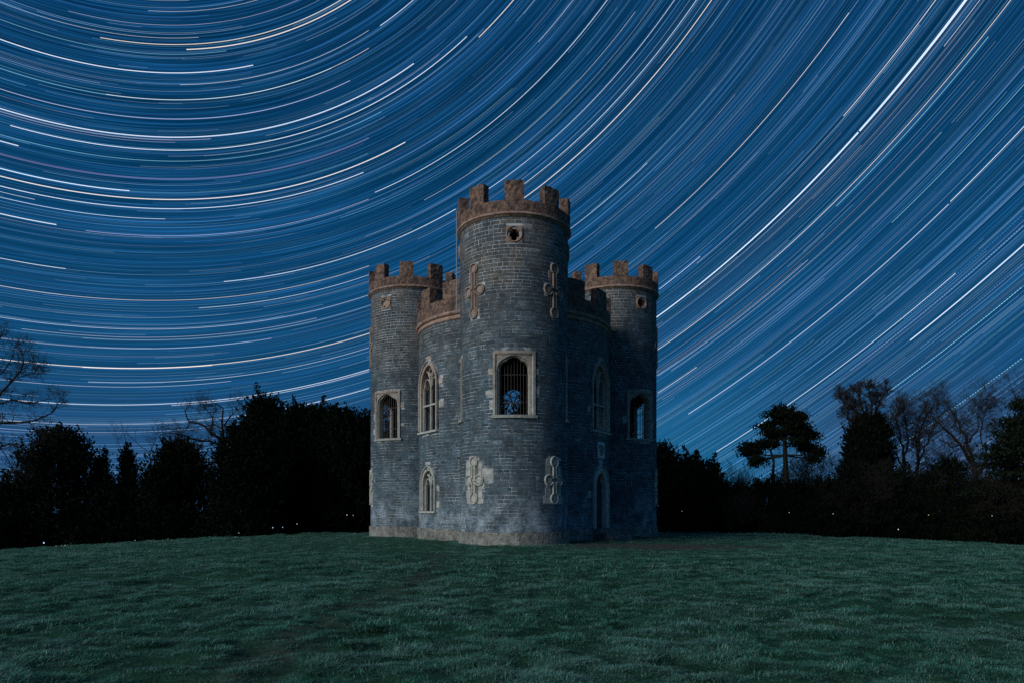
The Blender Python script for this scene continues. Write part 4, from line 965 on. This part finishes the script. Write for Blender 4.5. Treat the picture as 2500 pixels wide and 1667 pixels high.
for cx_, cy_, rr_ in ((0, -6.56, RP), (-5.82, 3.28, RP), (5.82, 3.28, RP), (0, 0, RDP)):          # longer grass against the plinths
    a = rng.uniform(0, 2 * pi, 900 if rr_ < 3 else 1500); q = rr_ + rng.exponential(.10, len(a)) + .03; x = cx_ + np.sin(a) * q; y = cy_ - np.cos(a) * q
    ok = (np.hypot(x, y) > RDP) & (np.hypot(x, y + 6.56) > RP) & (np.hypot(np.abs(x) - 5.82, y - 3.28) > RP) & (np.hypot(x - 4.9, y + 2.8) > .95) & (vnoise(x, y, 1.7, 44) > .35)
    P_.append(np.stack([x, y, zg(x, y) + hum(x, y)], 1)[ok]); S_.append(rng.uniform(.7, 1.9, len(a))[ok])
P_ = np.concatenate(P_); S_ = np.concatenate(S_); print('tufts', len(P_))
scatter('meadow_grass', 'rough frosted grass over the whole field', P_, S_)
n = 900; d = rng.uniform(45.5, 49.5, n); px = rng.normal(1885, 65, n); x = (px - 1250) / FPX * d; y = d - CD
scatter('rough_grass', 'bank of longer pale grass at the far edge right of the folly', np.stack([x, y, zg(x, y)], 1), rng.uniform(2.0, 5.2, n) * np.exp(-((px - 1885) / 150) ** 2))

# ------------------------------------------------------------------ star trails of the night sky
RS = 20000.0; rj = np.random.default_rng(3)
def th_ph(px, py):
    v = np.array([(px - 1250) / FPX, 1, (YH - py) / FPX]); v /= np.linalg.norm(v); return math.acos(v @ P), math.atan2(v @ U, v @ W)
Vt, Ft, Ct = [], [], []; nv = 0
def trail(th, a0, a1, wpx, colr, w1=None, dash=None):
    global nv
    if a1 < a0: a0, a1 = a1, a0
    w1 = wpx if w1 is None else w1
    if dash:
        n = int((a1 - a0) / dash)
        spans = [(a0 + k * dash, a0 + (k + .62) * dash, 1) for k in range(n)]
    else: spans = [(a0, a1, max(2, int((a1 - a0) / .018)))]
    for b0, b1, n in spans:
        A = np.linspace(b0, b1, n + 1); f = (A - a0) / (a1 - a0); hw = (wpx + (w1 - wpx) * f) / FPX / 2 * .50; RR = RS * (1 + rj.uniform(0, .01))
        for sgn in (-1, 1):
            t_ = th + sgn * hw; Vt.append(RR * (np.cos(t_)[:, None] * P + np.sin(t_)[:, None] * (np.cos(A)[:, None] * W + np.sin(A)[:, None] * U)))
        k = np.arange(n); m = n + 1; Ft.append(nv + np.stack([k, k + 1, m + k + 1, m + k], 1)); Ct.append(np.tile(colr, (2 * m, 1))); nv += 2 * m
WH, WM, CY, BL, PK = (.80, .88, 1.0), (1.0, .86, .72), (.32, .75, .95), (.12, .35, .95), (.72, .68, .86)
named = [(0,92.6,617,159,3,WH,1),(164,22,727,0,1,PK,.6),(359,23,620,0,1.2,WH,.6),(0,3,483,89.5,1.2,WH,.6),(242,88,830,0,2.2,WM,.9),(453,118,853,0,3,WM,1),(0,44,551,124,1.3,CY,.6),(437,204,900,73,1.3,WH,.7),(256,227,900,117,1.6,WM,.7),(0,159,811,170,1.4,CY,.8),
 (0,215,854,196,1.7,PK,.8),(0,263,1010,154,3.2,WH,1),(0,268,513.5,340.6,1.3,PK,.7),(22,303,1140.6,88,2.6,WH,1),(0,329,930,270,1.4,CY,.7),(0,343.6,42,354,3.2,WH,1),(0,410,314,464.5,3,WH,1),(0,428.6,989,346,3.2,WM,1),(0,452.7,887,420,2.5,WH,1),(0,481,401,533,1.8,WH,.7),(0,521,135,547,3.3,WH,1),(0,467,82,485.6,1.6,WH,.7),(206.6,560.6,900,486,1.4,PK,.7),
 (0,373,900,337,6,(.36,.28,.55),.28),(0,404,900,380,3,(.15,.45,.7),.35),(0,630,157.7,654.6,2,WH,.9),(545,687,1112,509,2.2,WH,.9),(0,698,900,647,1.6,WM,.7),(483.7,751,900,670,1.6,WH,.8),(0,775.5,900,717,1.6,WH,.7),(49.7,803,772,774,1.3,PK,.7),(0,827,661,822.6,1.4,PK,.7),(0,876,905,811,2.8,WM,.9),(199,895,516.6,890,2.2,WM,.9),(213,932,900,846,1.6,WH,.75),(0,930,561.7,924.7,1.4,WH,.6),(0,974.5,900,898,2.4,WH,.95),(417,987.5,900,905.6,1.8,WH,.8),(0,1023,900,947,1.5,WH,.7),(740.8,986,900,948,1.6,WH,.7),
 (914.8,468.8,1481,0,2.2,WH,.9),(1033,483,1555,30,1.3,WH,.65),(1169,89.5,1251.5,0,2.5,WM,1),(927,60.5,1006.6,0,2.2,WH,.9),(1276,486,1735.8,0,2.6,WM,1),(1278,451,1698,0,2.1,WH,.9),(1190,463,1645,0,1.9,WH,.85),(1393,556.8,1580.6,397,1.6,WH,.8),(1317,104,1393,0,1.3,WH,.7),
 (2061,282,2285,0,2.4,WH,.95),(2074.5,28.7,1600,557,1.7,WM,.85),(2308,111.7,2392,0,1.8,WH,.85),(2468.6,0,1605,854,2.0,WM,.9),(2179.7,543,2500,206.6,1.6,CY,.9),(2323,491,2500,310,2.6,WH,1),(1681,1009,2319,497,2.0,WH,.95),(2336.6,667.6,1749,1100,2.3,WH,.95),(2223.7,829.8,2500,598.7,4,WH,1),(1702.6,896,1605.7,957,2,WH,.9),(1711,626,1609.6,704.7,2,WH,.9),(1975,634.7,1605.7,915,1.3,WH,.7),
 (2300,320,1640,905,1.2,WH,.6),(2500,160,1900,760,1.4,BL,.8),(2500,470,1900,940,1.5,BL,.7),(2250,60,1700,640,1.4,WH,.5),(2420,90,2040,500,2.2,CY,.7)]
for x0, y0, x1, y1, wd, c, br in named:
    t0_, p0_ = th_ph(x0, y0); t1_, p1_ = th_ph(x1, y1)
    e0 = p0_ + (0 if x0 > 5 and y0 > 2 and x0 < 2495 else (-.08 if p0_ < p1_ else .08)); e1 = p1_ + (0 if x1 > 5 and y1 > 2 and x1 < 2495 else (.08 if p1_ > p0_ else -.08))
    trail((t0_ + t1_) / 2, e0, e1, wd, np.array(c) * br * .92)
for x0, y0, x1, y1, wd, c in ((2500, 871, 2175, 1102, 3.0, CY), (2500, 699, 2158.7, 963, 2.6, CY), (2500, 520, 2210, 780, 1.8, BL), (2500, 545, 2080, 905, 1.6, (.45, .6, 1)), (2500, 640, 2250, 850, 2.2, BL)):
    t0_, p0_ = th_ph(x0, y0); t1_, p1_ = th_ph(x1, y1); trail((t0_ + t1_) / 2, p0_, p1_, wd, np.array(c) * .65, dash=.0034)
# the great bright one, widening upwards to the right
t0_, p0_ = th_ph(1560, 806); t1_, p1_ = th_ph(2357.6, 0); t2_, p2_ = th_ph(2097.5, 321.4)
if p1_ > p0_: trail(t2_, p0_, p2_, 3.6, np.array(WH) * 1.0, 6.0); trail(t2_, p2_ + .002, p1_ + .1, 7, np.array(WH) * .95, 10)
else: trail(t2_, p2_, p0_, 6, np.array(WH) * 1.0, 3.6); trail(t2_, p1_ - .1, p2_ - .002, 10, np.array(WH) * .95, 7)
rs = np.random.default_rng(77)
for k in range(9000):                          # every fainter star of the sky around the pole
    th = math.acos(rs.uniform(-.35, .97)); a0 = rs.uniform(-pi, pi); ln = rs.uniform(.35, 1.0) if rs.random() < .75 else rs.uniform(.05, .4)
    q = rs.random(); c = np.array((.60, .78, 1.0) if q < .28 else (.35, .62, .95) if q < .58 else CY if q < .76 else BL if q < .92 else PK if q < .98 else WM)
    b = rs.uniform(.10, .95) ** 2.4 * .75 + .07; trail(th, a0, a0 + ln, rs.uniform(.8, 1.5), c * b * .54)
V = np.concatenate(Vt); F = np.concatenate(Ft); C = np.concatenate(Ct)
m = bpy.data.materials.new('star_light'); m.use_nodes = True; t = NT(m.node_tree)
ad = t.n('ShaderNodeAddShader'); t.put(ad.inputs[0], t.n('ShaderNodeEmission', i={'Color': attr(t), 'Strength': 1.0})); t.put(ad.inputs[1], t.n('ShaderNodeBsdfTransparent'))
t.put(t.n('ShaderNodeOutputMaterial').inputs[0], ad); m.cycles.emission_sampling = 'NONE'
o = link(bpy.data.objects.new('sky', mesh_np('sky', V, F, m, C))); tag(o, 'star trails wheeling across the dark blue night sky', None, None, 'structure')
